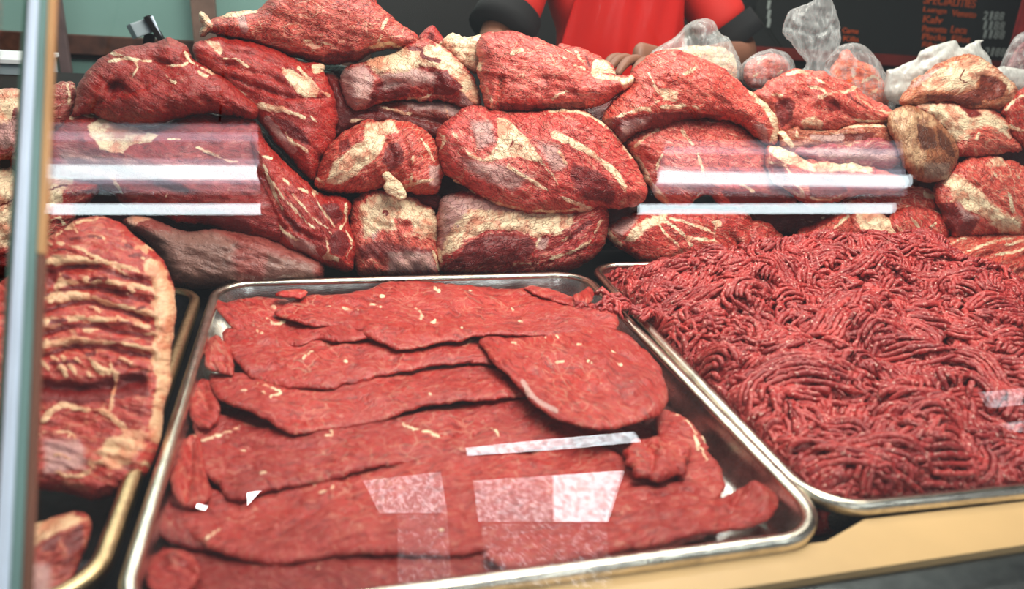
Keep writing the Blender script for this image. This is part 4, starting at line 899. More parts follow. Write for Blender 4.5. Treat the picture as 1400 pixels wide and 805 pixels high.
# rib slab: leans from the tray up against the heap
rib_out = [(40,350),(52,338),(66,325),(88,310),(112,297),(136,295),(155,299),(172,309),(185,323),(200,334),(215,345),(226,360),(233,380),(239,400),(241,430),(236,465),(233,490),(236,520),(226,548),(222,580),(218,610),(208,638),(196,655),(176,664),(158,678),(132,686),(100,676),(60,670),(30,668),(-20,664),(-60,560),(-60,400),(-10,395),(15,372)]
ribf = [('F',6,[(205,350),(222,362),(240,400),(243,430),(238,480),(236,525),(225,550),(220,610),(205,600),(208,560),(215,520),(205,490),(212,455),(214,420),(208,385),(196,362)]),
        ('F',8,[(150,598),(178,590),(200,600),(185,622),(168,640),(150,640),(135,615)]),('f',3,[(50,345),(72,325),(105,303),(135,297)]),('f',3,[(95,335),(120,345),(150,360),(178,378),(200,392)])]
for k, (y, b) in enumerate(((352, 26), (381, 20), (402, 24), (433, 18), (462, 14))):
    jj = [random.uniform(-6, 6) for _ in range(5)]
    ribf.append(('f', 4.5 + 3 * random.random(), [(52 + 8 * (k % 3), y + 14 + jj[0]), (85, y + 2 + jj[1]), (120, y + jj[2])]))
    ribf.append(('f', 3.5 + 3 * random.random(), [(112 + jj[3] * 3, y + jj[2] + 3), (160, y + b * .5 + jj[3]), (205, y + b + jj[4])]))
    ribf.append(('F', 7, [(70 + jj[0] * 6, y + 6), (95 + jj[1] * 5, y - 3), (118 + jj[2] * 4, y + 6), (96 + jj[3] * 4, y + 13)]))
    ribf.append(('g', 6, 7, [(52, y + 26), (90, y + 14), (130, y + 12), (170, y + 12 + b * .5), (208, y + 12 + b)]))
    ribf.append(('d', 5, [(60, y + 24), (95, y + 13), (130, y + 12), (168, y + 12 + b * .5), (204, y + 12 + b)]))
for x in (64, 86, 99, 118, 134): ribf.append(('f', 5, [(x - 14, 486 + x % 7), (x, 503), (x + 6, 516 - x % 5)]))
ribf += [('D',12,[(45,520),(110,522),(150,515),(200,505),(205,540),(170,545),(110,552),(45,550)]),('g',10,12,[(45,530),(110,535),(190,522)]),('f',7,[(60,575),(72,560),(90,552),(120,560)]),('f',4,[(70,640),(100,655),(130,640)]),
         ('f',3,[(45,600),(60,590),(95,590)]),('D',5,[(66,365),(80,372),(78,385),(66,392),(58,380)]),('g',7,8,[(66,372),(72,384)]),('h',30,10,[(110,340),(160,370)]),('f',6,[(140,560),(160,575),(175,590)]),('P',14,[(60,600),(110,600),(120,640),(60,650)]),('f',4,[(150,490),(160,520),(150,560)])]
for _ in range(46):
    x, y = random.uniform(50, 215), random.uniform(312, 655)
    if 515 < y < 552: continue
    L_ = random.uniform(6, 24); ribf.insert(0, ('f', random.uniform(1.8, 5), [(x, y), (x + L_ * .5, y - random.uniform(-3, 5)), (x + L_, y + random.uniform(-2, 6))]))
for _ in range(14):
    x, y = random.uniform(60, 200), random.uniform(320, 500)
    ribf.append(('d', random.uniform(2, 5), [(x, y), (x + random.uniform(8, 22), y + random.uniform(-3, 5))]))
c_ = cut('rib_slab', rib_out, atZ(150, 560, RIM + .012), (0, -.42, .91), T=.028, Tb=.02, R=34, feats=ribf, mat=M['rib'], col=srgb(168, 44, 36), fibre=.15, step=3.5, rough_amp=.006, pxm=.0008, ridge=.0018)
tag(c_, 'slab of beef ribs with cream fat edge overhanging the left tray', 'meat')
c_ = cut('beef_cut', [(-40,742),(0,728),(25,722),(60,712),(95,700),(118,700),(126,716),(120,745),(105,780),(90,815),(60,840),(-40,850)], atZ(60, 760, RIM - .018), (0, -.2, .98), T=.014, Tb=.01, R=26,
         feats=[('F',10,[(-40,735),(100,702),(115,712),(70,735),(20,760),(-40,770)]),('D',6,[(60,740),(85,728),(75,755),(55,755)]),('D',7,[(88,735),(115,715),(112,750),(90,760)]),('P',14,[(-20,765),(70,770),(70,820),(-20,830)])], mat=M['rib'], col=srgb(165, 60, 50), fibre=-.4, pxm=.0006)
tag(c_, 'blurred pale fat ended piece in the corner of the left tray, below the ribs', 'meat')
# ------------------------------------------------------------------ thin slices in the middle tray
def slice_(label, poly, zb, feats=(), col=srgb(166, 40, 35), T=.0035, lip=.0042, ext=0, fibre=.2, step=3.8, name='beef_slice', wave=1.0, R=6.5, grp=None, **kw):
    P = np.asarray(poly, float)
    q = at_plane(P, (0, 0, RIM + zb + lip), np.array([0, 0, 1.0]))
    yn, yf = q[:, 1].min(), q[:, 1].max(); sd = len(poly) * 1.3 + poly[0][0]
    def zf(B):
        B = B.copy(); t = (yf - B[:, 1]) / (yf - yn + 1e-6)
        und = vnoise(B, 9, sd, 2) * .006 * wave + vnoise(B, 32, sd, 2) * .0016 * wave
        B[:, 2] = RIM + zb + lip * np.clip(t * 1.6, 0, 1) + und
        return B
    o = cut(name, poly, (0, 0, RIM + zb + lip * .8), (0, 0, 1), T=T, Tb=.003, R=R, feats=feats, mat=M['slice'], col=col, fibre=fibre, step=step,
            rough_amp=.0013, nscale=45, ridge=.0005, prof=.5, zfun=zf, up=(0, 0, 1), pxm=.0007, jitter=1.0, **kw)
    return tag(o, label, 'beef slice', grp)
def specks(pts, w=1.6): return [('f', w, [(x, y), (x + dx, y + dy)]) for x, y, dx, dy in pts]
# bottom layers, spread over the pan
def flat(poly_world, label, z, col=srgb(140, 32, 30)):
    # world outline turned into frame coordinates for the common builder
    out = []
    for x, y in poly_world:
        d = np.array([x, y, RIM + z]) - CAM; dz = d @ FW
        out.append((700 + F_PX * (d @ RT) / dz, 402.5 - F_PX * (d @ UP) / dz))
    return slice_(label, out, z - .007, col=col, lip=.004, step=7, T=.006, wave=.6)
x0, x1, y0, y1 = T1
flat([(x0+.022,.80),(x0+.028,.925),(.10,.935),(.25,.932),(x1-.032,.915),(x1-.025,.78),(.2,.76),(0,.77)], 'bottom layer slice along the back wall of the middle tray, mostly covered', -.026)
flat([(x0+.020,.60),(x0+.022,.82),(.1,.83),(.26,.83),(x1-.026,.81),(x1-.028,.62),(.2,.58),(0,.58)], 'bottom layer slice across the middle of the tray, covered by the fanned slices', -.028)
flat([(x0+.022,.44),(x0+.020,.63),(.1,.64),(.26,.64),(x1-.030,.63),(x1-.040,.47),(.30,.415),(.1,.405),(-.05,.405)], 'bottom layer slice along the front wall of the middle tray, showing only at its edges', -.030)
Z = -.022
slice_('ragged front slice whose edge nearly touches the front wall of the middle tray', [(192,765),(200,750),(215,740),(235,742),(252,738),(300,762),(385,772),(460,758),(560,762),(660,756),(700,748),(760,742),(800,745),(800,772),(700,788),(620,800),(560,814),(450,832),(300,850),(215,840),(190,800)], Z-.006, specks([(430,790,6,-2),(520,780,4,2)]), col=srgb(146,32,30))
slice_('long slice folded against the front right corner of the middle tray', [(655,764),(690,735),(740,722),(850,700),(900,690),(985,682),(1006,664),(1028,652),(1046,642),(1056,652),(1064,672),(1064,694),(1046,718),(960,736),(900,750),(780,770),(700,784)], Z-.001,
       [('h',10,9,[(1025,665),(1045,690)]),('g',4,5,[(1000,690),(1012,672),(1020,660)]),('g',3,4,[(840,725),(900,718),(1000,705)])], lip=.010, fibre=-.2)
slice_('broad front slice with a soft diagonal fold, second from the front wall', [(248,700),(262,655),(300,675),(335,680),(400,660),(500,640),(640,618),(800,596),(870,630),(884,676),(862,702),(800,722),(700,738),(660,760),(560,766),(460,762),(385,776),(340,770),(295,760),(252,733),(240,715)], Z, 
       specks([(428,668,5,2),(438,684,8,-3),(452,676,4,-2),(474,668,3,1),(600,735,5,1)],2)+[('f',3,[(285,745),(305,728),(316,710)]),('g',5,3,[(380,740),(440,700),(480,678)])], fibre=-.25, wave=1.3)
slice_('folded slice tucked at the right wall beside the bare patch of the pan', [(822,696),(838,668),(856,650),(900,636),(940,622),(968,618),(988,640),(994,664),(980,686),(920,704),(870,712),(836,714)], Z+.001, [('g',3,5,[(845,690),(890,678),(950,670)]),('g',4,5,[(850,666),(900,652),(960,646)])], lip=.009)
slice_('slice edge at the right of the tray with a pale gristle rim', [(890,560),(912,555),(932,562),(945,575),(955,590),(966,602),(972,612),(960,620),(972,640),(950,655),(925,650),(905,630),(900,590)], Z, [('f',2.5,[(925,565),(945,585),(955,620)]),('f',2,[(950,590),(962,604),(968,606)])], lip=.006)
slice_('wide slice whose front edge crosses the tray under the bright reflection strip', [(262,560),(290,560),(398,592),(530,570),(620,550),(720,540),(770,560),(810,585),(850,590),(860,602),(800,606),(720,616),(640,623),(570,631),(500,646),(470,657),(400,667),(360,677),(335,687),(310,685),(296,662),(276,642),(270,612)], Z+.004,
       specks([(330,610,5,3),(360,655,4,0),(445,603,7,-1),(452,595,5,3)],2)+[('f',2,[(275,598),(300,592),(330,582)]),('f',1.5,[(540,570),(560,590),(600,600)]),('f',1.5,[(660,580),(680,600)]),('g',5,3,[(300,600),(380,620),(470,610)])], col=srgb(158,36,33), fibre=-.1)
slice_('chunky crumpled slice beside the bright reflection strip at the right', [(850,612),(862,606),(866,592),(884,594),(905,588),(930,594),(946,606),(944,624),(936,636),(940,648),(918,652),(900,662),(884,656),(862,654),(868,640),(852,634),(858,624)], Z+.008, [('g',3,4,[(870,625),(900,632),(930,625)]),('h',14,6,[(905,630)]),('g',3,5,[(880,600),(895,620),(890,650)])], lip=.008, step=3.2, T=.006)
slice_('curled slice at the left wall level with the long front edges', [(248,596),(262,584),(274,590),(277,625),(284,655),(292,682),(270,700),(244,692),(232,668),(240,630)], Z+.002, [('g',4,6,[(262,600),(260,650),(255,690)]),('f',2,[(258,590),(270,592)])], lip=.010, fibre=1.4)
slice_('slice with long wavy front edge, fourth one down from the back', [(283,498),(300,505),(340,512),(440,528),(520,506),(650,490),(690,498),(712,520),(724,545),(690,549),(620,555),(570,561),(530,573),(480,582),(440,588),(398,598),(378,588),(342,573),(312,560),(290,540)], Z+.009,
       specks([(445,560,4,-6),(540,588,10,-8),(585,548,5,1),(360,545,8,4),(330,540,8,2),(640,500,3,2)],1.8)+[('f',1.5,[(350,530),(390,545),(370,555)])], fibre=-.15)
slice_('short curled slice standing by the left wall below the back slices', [(279,478),(284,462),(296,452),(308,464),(316,484),(322,502),(320,520),(302,516),(284,512),(280,496)], Z+.006, [('g',3,4,[(284,500),(300,498),(320,505)]),('h',10,5,[(295,475)])], step=3.5, lip=.010, fibre=1.2)
slice_('slice fragment between the wall and the fourth slice at the left', [(254,540),(262,522),(275,512),(292,520),(298,548),(304,575),(286,592),(264,584)], Z+.001, [('g',3,4,[(275,520),(285,570)])], step=3.5, lip=.008)
slice_('slice with rounded left end, third one down from the back', [(300,448),(340,440),(400,462),(470,462),(540,470),(620,456),(662,450),(690,462),(705,490),(690,499),(645,498),(600,501),(560,508),(520,513),(480,525),(440,535),(400,532),(365,527),(343,516),(324,502),(310,478)], Z+.013,
       specks([(415,498,12,-10),(350,452,8,6),(470,500,3,2),(640,470,8,-8),(505,455,3,2)],2)+[('g',4,2,[(340,470),(400,480),(460,476)])], fibre=-.1)
slice_('narrow slice under the back one, with a scalloped left edge', [(292,402),(306,412),(330,405),(372,400),(430,412),(545,432),(600,450),(580,474),(548,479),(522,471),(500,470),(466,474),(436,465),(410,473),(380,469),(352,452),(322,446),(304,432),(294,418)], Z+.018,
       specks([(365,436,10,5),(378,441,12,-2),(400,434,6,3),(372,418,3,2)],2), fibre=.2)
slice_('small red strip curled up on the back left slice', [(374,402),(388,396),(405,395),(422,398),(424,404),(408,410),(392,408),(380,406)], Z+.030, [('f',2,[(410,406),(440,408)])], step=2.5, lip=.003, col=srgb(190,44,38), name='beef_scrap')
slice_('largest slice, spread along the back wall of the middle tray', [(370,428),(384,418),(420,402),(470,404),(500,395),(530,383),(560,385),(600,390),(650,390),(700,391),(740,395),(780,403),(800,412),(830,425),(850,442),(840,456),(760,460),(700,462),(652,462),(620,467),(580,475),(545,480),(515,469),(482,453),(455,447),(420,450),(394,438)], Z+.023,
       specks([(440,424,14,-2),(470,424,20,3),(505,418,18,2),(570,424,6,6),(577,430,-3,6),(590,396,10,5),(640,400,5,1),(630,452,3,3),(520,405,4,1),(590,440,5,-3),(700,420,3,2)],2)+[('g',4,3,[(470,430),(540,445),(600,440)])], fibre=.1, wave=1.2)
slice_('tongue shaped slice draped over the right side of the tray, flecked with fat', [(652,462),(664,452),(690,440),(720,425),(760,420),(800,428),(830,445),(862,462),(884,480),(900,500),(912,525),(914,548),(902,566),(880,574),(862,578),(840,588),(805,589),(780,581),(748,567),(728,552),(712,532),(692,512),(672,497),(666,480)], Z+.026,
       specks([(700,468,8,2),(730,470,6,3),(745,462,8,4),(775,470,8,-6),(790,478,8,-3),(715,492,6,-3),(760,500,9,-4),(800,500,8,2),(820,530,4,2),(760,460,3,3),(680,440,14,-2),(705,436,8,4),(835,485,4,2),(845,505,3,2)],2.2)+[('p',6,[(715,525),(730,548),(760,565)]),('g',5,3,[(830,470),(850,490),(900,510)]),('h',16,5,[(880,530),(895,560)])], fibre=.5, wave=1.2)
slice_('upright corner of a slice in the back right of the middle tray', [(782,412),(788,398),(796,388),(808,382),(812,392),(812,408),(806,418),(792,420)], Z+.024, [('g',2,3,[(792,415),(806,392)])], step=2.5, lip=.012, fibre=1.0, name='beef_scrap')
slice_('thin torn strip in front of the back right slice corner', [(712,392),(730,388),(750,394),(768,400),(790,408),(806,420),(798,428),(776,420),(752,410),(730,402)], Z+.026, [], step=3, lip=.004, name='beef_scrap')

slice_('crumpled dark slice along the lower left wall of the middle tray', [(222,700),(232,668),(250,655),(268,668),(292,690),(300,720),(296,752),(262,752),(225,742),(212,728)], Z-.003, [('g',3,5,[(235,690),(262,705),(280,740)])], lip=.006, col=srgb(140,30,30), fibre=1.1)
slice_('lump of rolled slice in the front left corner of the middle tray', [(205,760),(222,744),(248,742),(268,756),(276,785),(262,815),(225,830),(200,805)], Z+.000, [('h',12,8,[(238,770)]),('g',3,5,[(220,780),(250,775),(270,790)])], lip=.008, col=srgb(160,34,30), step=3.5)
slice_('slice corner reaching up the right wall below the tongue shaped slice', [(905,590),(925,575),(948,590),(962,612),(985,640),(992,668),(965,680),(935,668),(915,640)], Z-.001, [('f',2,[(945,592),(960,618),(966,640)])], lip=.006)
# ------------------------------------------------------------------ ground beef
def mat_mince():
    t = NT('ground_beef'); P = t.pos()
    a = t.attr('sv', 2)
    n = t.noise(P, 260, 3, .6); n2 = t.noise(P, 30, 3); sp = t.noise(P, 230, 1)
    c = t.mix(t.step(n2, .35, .65), srgb(156, 34, 36), srgb(184, 54, 50))
    c = t.mix(t.math('MULTIPLY', a, .6), c, srgb(112, 16, 24))
    c = t.mix(t.math('MULTIPLY', t.step(n, .52, .68), .6), c, srgb(222, 140, 130))
    c = t.mix(t.math('MULTIPLY', t.step(sp, .66, .72), .75), c, srgb(236, 190, 175))  # pale specks: fat bits, plus wet highlights put into the colour
    h = t.math('ADD', n, t.math('MULTIPLY', sp, .6))
    return t.done(t.bsdf(c, .40, 0, t.bump(h, .9, .0022), Specular_IOR_Level=.5))
M['mince'] = mat_mince()
T2 = (.384 + .016, 1.02 - .016, .402 + .016, 1.0 - .016); R2 = -.029; PV = np.array([.384, .402])
def t2w(P):
    c, s = cos(R2), sin(R2); d = P[:, :2] - PV; W = P.copy(); W[:, 0] = PV[0] + c * d[:, 0] - s * d[:, 1]; W[:, 1] = PV[1] + s * d[:, 0] + c * d[:, 1]; return W
_ph = rng.rand(8) * 6
def hz(x, y):
    x0, x1, y0, y1 = T2
    e = np.minimum.reduce([(x - x0) / .10, (x1 - x) / .10, (y - y0) / .085, (y1 - y) / (.14 - .10 * np.clip((x - .55) / .15, 0, 1))]); e = np.clip(e, 0, 1)
    e = np.sqrt(np.clip(1 - (1 - e) ** 2, 0, 1))
    # heaped higher to the back right
    top = .020 + .030 * np.clip((y - .45) / .4, 0, 1) + .012 * np.clip((x - .45) / .3, 0, 1)
    e = e * (1 - .75 * np.clip(1 - np.hypot((x - x0) / .20, (y - y1) / .13), 0, 1))
    w = .007 * np.sin(x * 38 + _ph[0] + 2 * np.sin(y * 21)) + .006 * np.sin(y * 42 + _ph[1] + 2 * np.sin(x * 17)) + .004 * np.sin((x + y) * 70 + _ph[2])
    return RIM - .024 + e * (top + .012 + w)
def mince_obj(bundles_spec, name, label, kind='stuff', base=True, centre=None):
    Vs, Fs, As, off = [], [], [], 0
    K = 6; th = np.arange(K) * 2 * pi / K
    for (cx, cy, ang, ln, curv, nst, lift, hump, wob) in bundles_spec:
        n = max(8, int(ln / .0042)); s = np.linspace(-.5, .5, n); spc = .0051
        a = ang + curv * s * ln + .35 * np.sin(s * 7 + wob)
        cxs = cx + np.r_[0, np.cumsum(np.cos(a[:-1]) * ln / (n - 1))] - 0; cys = cy + np.r_[0, np.cumsum(np.sin(a[:-1]) * ln / (n - 1))]
        cxs -= cxs.mean() - cx; cys -= cys.mean() - cy
        for k in range(nst):
            o = (k - (nst - 1) / 2) * spc + rng.normal() * .0006
            r = .0030 * (1 + rng.normal() * .12)
            i0 = rng.randint(0, max(1, n // 2)); i1 = n - rng.randint(0, max(1, n // 3))
            if i1 - i0 < 5: continue
            X = (cxs - np.sin(a) * o * (1 + .15 * np.sin(s * 5 + k)))[i0:i1]; Y_ = (cys + np.cos(a) * o)[i0:i1]; ss = s[i0:i1]
            Zz = hz(X, Y_) if base else np.full(len(X), centre)
            Zz = Zz + lift + hump * np.cos(ss * pi) + .0025 * np.sin(ss * 9 + k * .6 + wob) - .0022 * (abs(k - (nst - 1) / 2) / max(1, nst / 2)) ** 2 * 2 + rng.normal() * .0007
            X = X + rng.normal(size=len(X)) * .0006; Y_ = Y_ + rng.normal(size=len(X)) * .0006
            if base:
                x0, x1, y0, y1 = T2; X = np.clip(X, x0 + .004, x1 - .004); Y_ = np.clip(Y_, y0 + .004, y1 - .004)
            P = np.stack([X, Y_, Zz], 1)
            T = np.gradient(P, axis=0); T /= np.linalg.norm(T, axis=1)[:, None] + 1e-9
            A = np.cross(T, [0, 0, 1.0]); A /= np.linalg.norm(A, axis=1)[:, None] + 1e-9; B = np.cross(A, T)
            rr = r * (1 + rng.normal(size=len(P)) * .19); rr[0] *= .55; rr[-1] *= .55
            V = P[:, None] + rr[:, None, None] * (A[:, None] * np.cos(th)[None, :, None] + B[:, None] * np.sin(th)[None, :, None])
            m_ = len(P); V = V.reshape(-1, 3)
            i = np.arange(m_ - 1)[:, None] * K; j = np.arange(K)[None]; j2 = (j + 1) % K
            F_ = np.stack([i + j, i + j2, i + K + j2, i + K + j], -1).reshape(-1, 4) + off
            Vs.append(V); Fs.append(F_); As.append(np.full(len(V), rng.rand() ** 2)); off += len(V)
            caps = np.array([[0, 1, 2, 3], [0, 3, 4, 5]]); Fs.append(caps[:, ::-1] + off - len(V)); Fs.append(caps + off - K)
    V = np.vstack(Vs); Fq = np.vstack(Fs).astype(np.int32)
    if base: V = t2w(V)
    c0 = V.mean(0)
    me = bpy.data.meshes.new(name); me.vertices.add(len(V)); me.vertices.foreach_set('co', (V - c0).ravel())
    me.loops.add(Fq.size); me.loops.foreach_set('vertex_index', Fq.ravel()); me.polygons.add(len(Fq))
    me.polygons.foreach_set('loop_start', np.arange(0, Fq.size, 4, dtype=np.int32))
    me.polygons.foreach_set('use_smooth', np.ones(len(Fq), bool)); me.update(calc_edges=True); me.validate()
    at = me.attributes.new('sv', 'FLOAT', 'POINT'); at.data.foreach_set('value', np.concatenate(As).astype(np.float32))
    o = link(name, me, M['mince']); o.location = c0
    return o
spec = []
x0, x1, y0, y1 = T2
for lay in range(4):
    nb = (560, 540, 520, 300)[lay]
    for b in range(nb):
        cx = x0 + rng.rand() * (x1 - x0); cy = y0 + (rng.rand() ** 1.15) * (y1 - y0)
        base_a = 2.2 * sin(cx * 14 + 1.3) + 2.0 * cos(cy * 11 + .4) + rng.normal() * .75
        ln = .022 + rng.rand() ** 1.4 * .06
        spec.append((cx, cy, base_a, ln, rng.normal() * 18, rng.randint(3, 10), -.006 + lay * .0046, .002 + abs(rng.normal()) * .005, rng.rand() * 6))
for px, py, a_, ln, cv, ns in ((1080,520,.2,.17,-13,11),(1180,600,2.6,.14,12,9),(1010,430,.9,.12,-22,7),(1250,400,-.1,.16,-10,9),(1330,520,1.7,.12,9,8),(1120,450,.5,.13,10,8),(1230,480,2.9,.12,-12,8),
                            (960,500,1.9,.11,8,7),(1300,600,.3,.12,14,8),(1050,590,2.2,.12,-14,8),(1350,440,.1,.14,-9,8),(1150,390,.4,.12,9,7),(950,410,.1,.11,-10,6),(1100,640,2.9,.10,-16,7),(1380,640,1.0,.1,12,7)):
    c = atZ(px, py, RIM + .03)
    spec.append((c[0], c[1], a_, ln, cv, ns, .0125, .006, rng.rand() * 6))
mince = mince_obj(spec, 'ground_beef', None)
tag(mince, 'heap of fresh ground beef strands filling the right tray', 'ground beef', kind='stuff')
# solid body of the heap under the strands (same thing: its inner mass)
gx = np.linspace(x0 + .004, x1 - .004, 60); gy = np.linspace(y0 + .004, y1 - .004, 66)
XX, YY = np.meshgrid(gx, gy); ZZ = hz(XX, YY) - .006
top = np.stack([XX.ravel(), YY.ravel(), ZZ.ravel()], 1); bot = top.copy(); bot[:, 2] = RIM - .043
W, Hh = len(gx), len(gy); Fc = []
for j in range(Hh - 1):
    for i in range(W - 1):
        a = j * W + i; Fc.append((a, a + 1, a + W + 1, a + W)); b = a + W * Hh; Fc.append((b, b + W, b + W + 1, b + 1))
ring = [i for i in range(W)] + [j * W + W - 1 for j in range(1, Hh)] + [(Hh - 1) * W + i for i in range(W - 2, -1, -1)] + [j * W for j in range(Hh - 2, 0, -1)]
for a, b in zip(ring, ring[1:] + ring[:1]): Fc.append((b, a, a + W * Hh, b + W * Hh))
V = t2w(np.vstack([top, bot])) - np.array(mince.location)
me = mesh_np('mass', V, Fc); fix_normals(me)
mass = link('inner_mass', me, M['mince']); mass.parent = mince
# scraps of mince that fell on the rim between the two trays
def scrap(px, py, z, n, spread, label):
    c = atZ(px, py, z)
    sp = [(c[0] + rng.normal() * spread, c[1] + rng.normal() * spread, rng.rand() * 3, .022 + rng.rand() * .018, rng.normal() * 20, rng.randint(1, 4), rng.rand() * .009, .004, rng.rand() * 6) for _ in range(n)]
    return tag(mince_obj(sp, 'ground_beef', label, base=False, centre=z), label, 'ground beef', kind='stuff')
scrap(842, 425, RIM + .004, 26, .012, 'clump of ground beef on the sliced beef beside the gap between the trays')
scrap(880, 436, RIM + .004, 9, .007, 'small clump of ground beef lying across the two tray rims')
# ------------------------------------------------------------------ plastic bags on the back counter
def mat_bag(name, tint, op, rough=.22):
    t = NT(name); P = t.pos()
    tr = t.new('ShaderNodeBsdfTransparent'); t.put(tr.inputs[0], (.97, .98, .98))
    w = t.noise(t.vmul(P, (1, 1, .35)), 55, 5, .6, 1.5); nr = t.bump(w, .7, .0025)
    b = t.bsdf(tint, rough, 0, nr, Specular_IOR_Level=.7)
    f = t.math('ADD', op, t.math('MULTIPLY', t.step(w, .42, .66), .22), clamp=True)
    lw = t.new('ShaderNodeLayerWeight'); lw.inputs[0].default_value = .35
    f = t.math('ADD', f, t.math('MULTIPLY', lw.outputs['Facing'], .35), clamp=True)
    mx = t.new('ShaderNodeMixShader'); t.put(mx.inputs[0], f); t.put(mx.inputs[1], tr.outputs[0]); t.put(mx.inputs[2], b)
    return t.done(mx.outputs[0])
M['bag'] = mat_bag('clear_bag', (.72, .74, .74), .08)
M['bag_milky'] = mat_bag('milky_bag', (.70, .70, .66), .5)
def bag(label, Y, shell, content=None, cl=None, T=.04, mat='bag', cfe=(), ccol=C_PINK, cmat='fatty', cname='contents', extra=None, Tc=None, cY=0.0):
    c = np.mean(shell, 0); p0 = atY(c[0], c[1], Y)
    o = cut('plastic_bag', shell, p0, NB(12), T=T, mat=M[mat], step=3.0, rough_amp=.007, nscale=30, R=None, jitter=.6, feats=[f for f in (extra or [])])
    tag(o, label, 'bag')
    if content:
        k = cut(cname, content, p0 + np.array([0, cY, 0]), NB(12), T=Tc or T * .75, mat=M[cmat], col=ccol, feats=cfe, step=3.5, rough_amp=.005)
        loc = k.location.copy(); k.parent = o; k.location = loc - o.location
        if cl: k['label'] = cl
    return o
bag('clear bag of yellow fat on the back counter, behind the spread red cut', 1.27,
    [(866,112),(872,94),(882,80),(895,66),(910,58),(928,46),(938,34),(950,27),(965,25),(978,28),(982,40),(986,48),(998,53),(1003,66),(1011,78),(1016,92),(1014,112),(990,122),(930,126),(885,122)],
    [(872,118),(880,98),(893,80),(910,68),(935,63),(965,63),(990,64),(1002,72),(1009,90),(1008,112),(980,120),(900,122)], 'pale yellow fat', cfe=[('F',2,[(850,50),(1030,50),(1030,140),(850,140)])], ccol=srgb(225,195,130), extra=[('g',4,6,[(940,34),(950,60),(945,90)]),('g',4,6,[(975,30),(968,60)])], mat='bag')
bag('small knotted bag packed with pink minced trimmings, right of the fat filled bag', 1.25,
    [(1012,110),(1012,92),(1018,82),(1030,75),(1042,69),(1056,66),(1074,71),(1083,80),(1088,92),(1086,104),(1072,112),(1050,120),(1030,126)],
    [(1016,110),(1016,94),(1024,84),(1040,76),(1056,72),(1072,77),(1080,88),(1080,102),(1050,118),(1028,122)], 'pink minced trimmings', cfe=[('f',2,[(1035,90),(1045,82)]),('f',2,[(1050,95),(1062,85)]),('f',2,[(1030,105),(1040,98)]),('f',2,[(1060,105),(1070,94)])], ccol=srgb(215,95,85), T=.035)
bag('empty twisted top of a clear bag standing up against the price board', 1.23,
    [(1067,42),(1073,28),(1079,14),(1095,8),(1110,3),(1116,-8),(1124,-14),(1134,-8),(1141,6),(1145,22),(1149,38),(1150,55),(1146,70),(1138,78),(1128,85),(1130,94),(1138,100),(1134,108),(1084,108),(1086,99),(1098,94),(1104,86),(1098,80),(1088,68),(1078,56)],
    T=.018, extra=[('g',3,7,[(1106,82),(1090,50),(1080,30)]),('g',3,6,[(1113,80),(1112,50),(1114,10)]),('g',3,7,[(1122,80),(1135,50),(1146,35)]),('g',3,6,[(1072,38),(1095,40),(1112,48)]),('g',3,6,[(1112,48),(1130,42),(1144,30)])])
bag('clear bag holding orange red poultry pieces, right of the twisted bag top', 1.26,
    [(1122,120),(1124,98),(1132,80),(1144,64),(1158,58),(1174,59),(1188,66),(1200,80),(1210,98),(1219,116),(1226,136),(1224,150),(1190,156),(1150,150),(1128,138)],
    [(1128,118),(1132,100),(1142,84),(1152,68),(1160,66),(1170,80),(1184,86),(1196,92),(1208,110),(1216,130),(1214,148),(1170,150),(1134,138)], 'orange red poultry pieces', cfe=[('f',3,[(1160,90),(1170,100),(1162,108)]),('f',3,[(1180,112),(1196,104),(1206,112)]),('f',3,[(1150,120),(1170,124)]),('f',2.5,[(1180,130),(1200,122)]),('g',4,6,[(1150,100),(1180,105),(1205,125)])], ccol=srgb(226,84,34), T=.04, Tc=.035)
bag('milky plastic bag bunched up behind the yellow fat cut', 1.22,
    [(1208,132),(1211,110),(1211,94),(1222,94),(1240,86),(1254,80),(1256,72),(1270,64),(1290,58),(1308,54),(1311,64),(1318,66),(1322,60),(1330,58),(1334,54),(1346,54),(1346,57),(1341,58),(1342,66),(1352,76),(1358,90),(1356,110),(1340,130),(1300,142),(1250,146),(1222,142)],
    mat='bag_milky', T=.03, extra=[('g',4,6,[(1240,90),(1270,80),(1300,60)]),('g',3,5,[(1322,62),(1325,85)])])
bag('clear bag with dark pinkish meat at the right edge in front of the price board', 1.24,
    [(1362,98),(1370,84),(1376,68),(1386,52),(1400,42),(1420,38),(1440,44),(1440,110),(1400,112),(1372,108)],
    [(1374,100),(1378,84),(1388,66),(1402,56),(1430,55),(1432,104),(1400,106)], 'dark pinkish meat', ccol=srgb(150,80,88), T=.035)
bag('milky white bag lying low at the right edge under the clear one', 1.20,
    [(1356,100),(1366,90),(1385,92),(1405,96),(1440,98),(1440,130),(1400,128),(1384,124),(1368,114)], mat='bag_milky', T=.025)
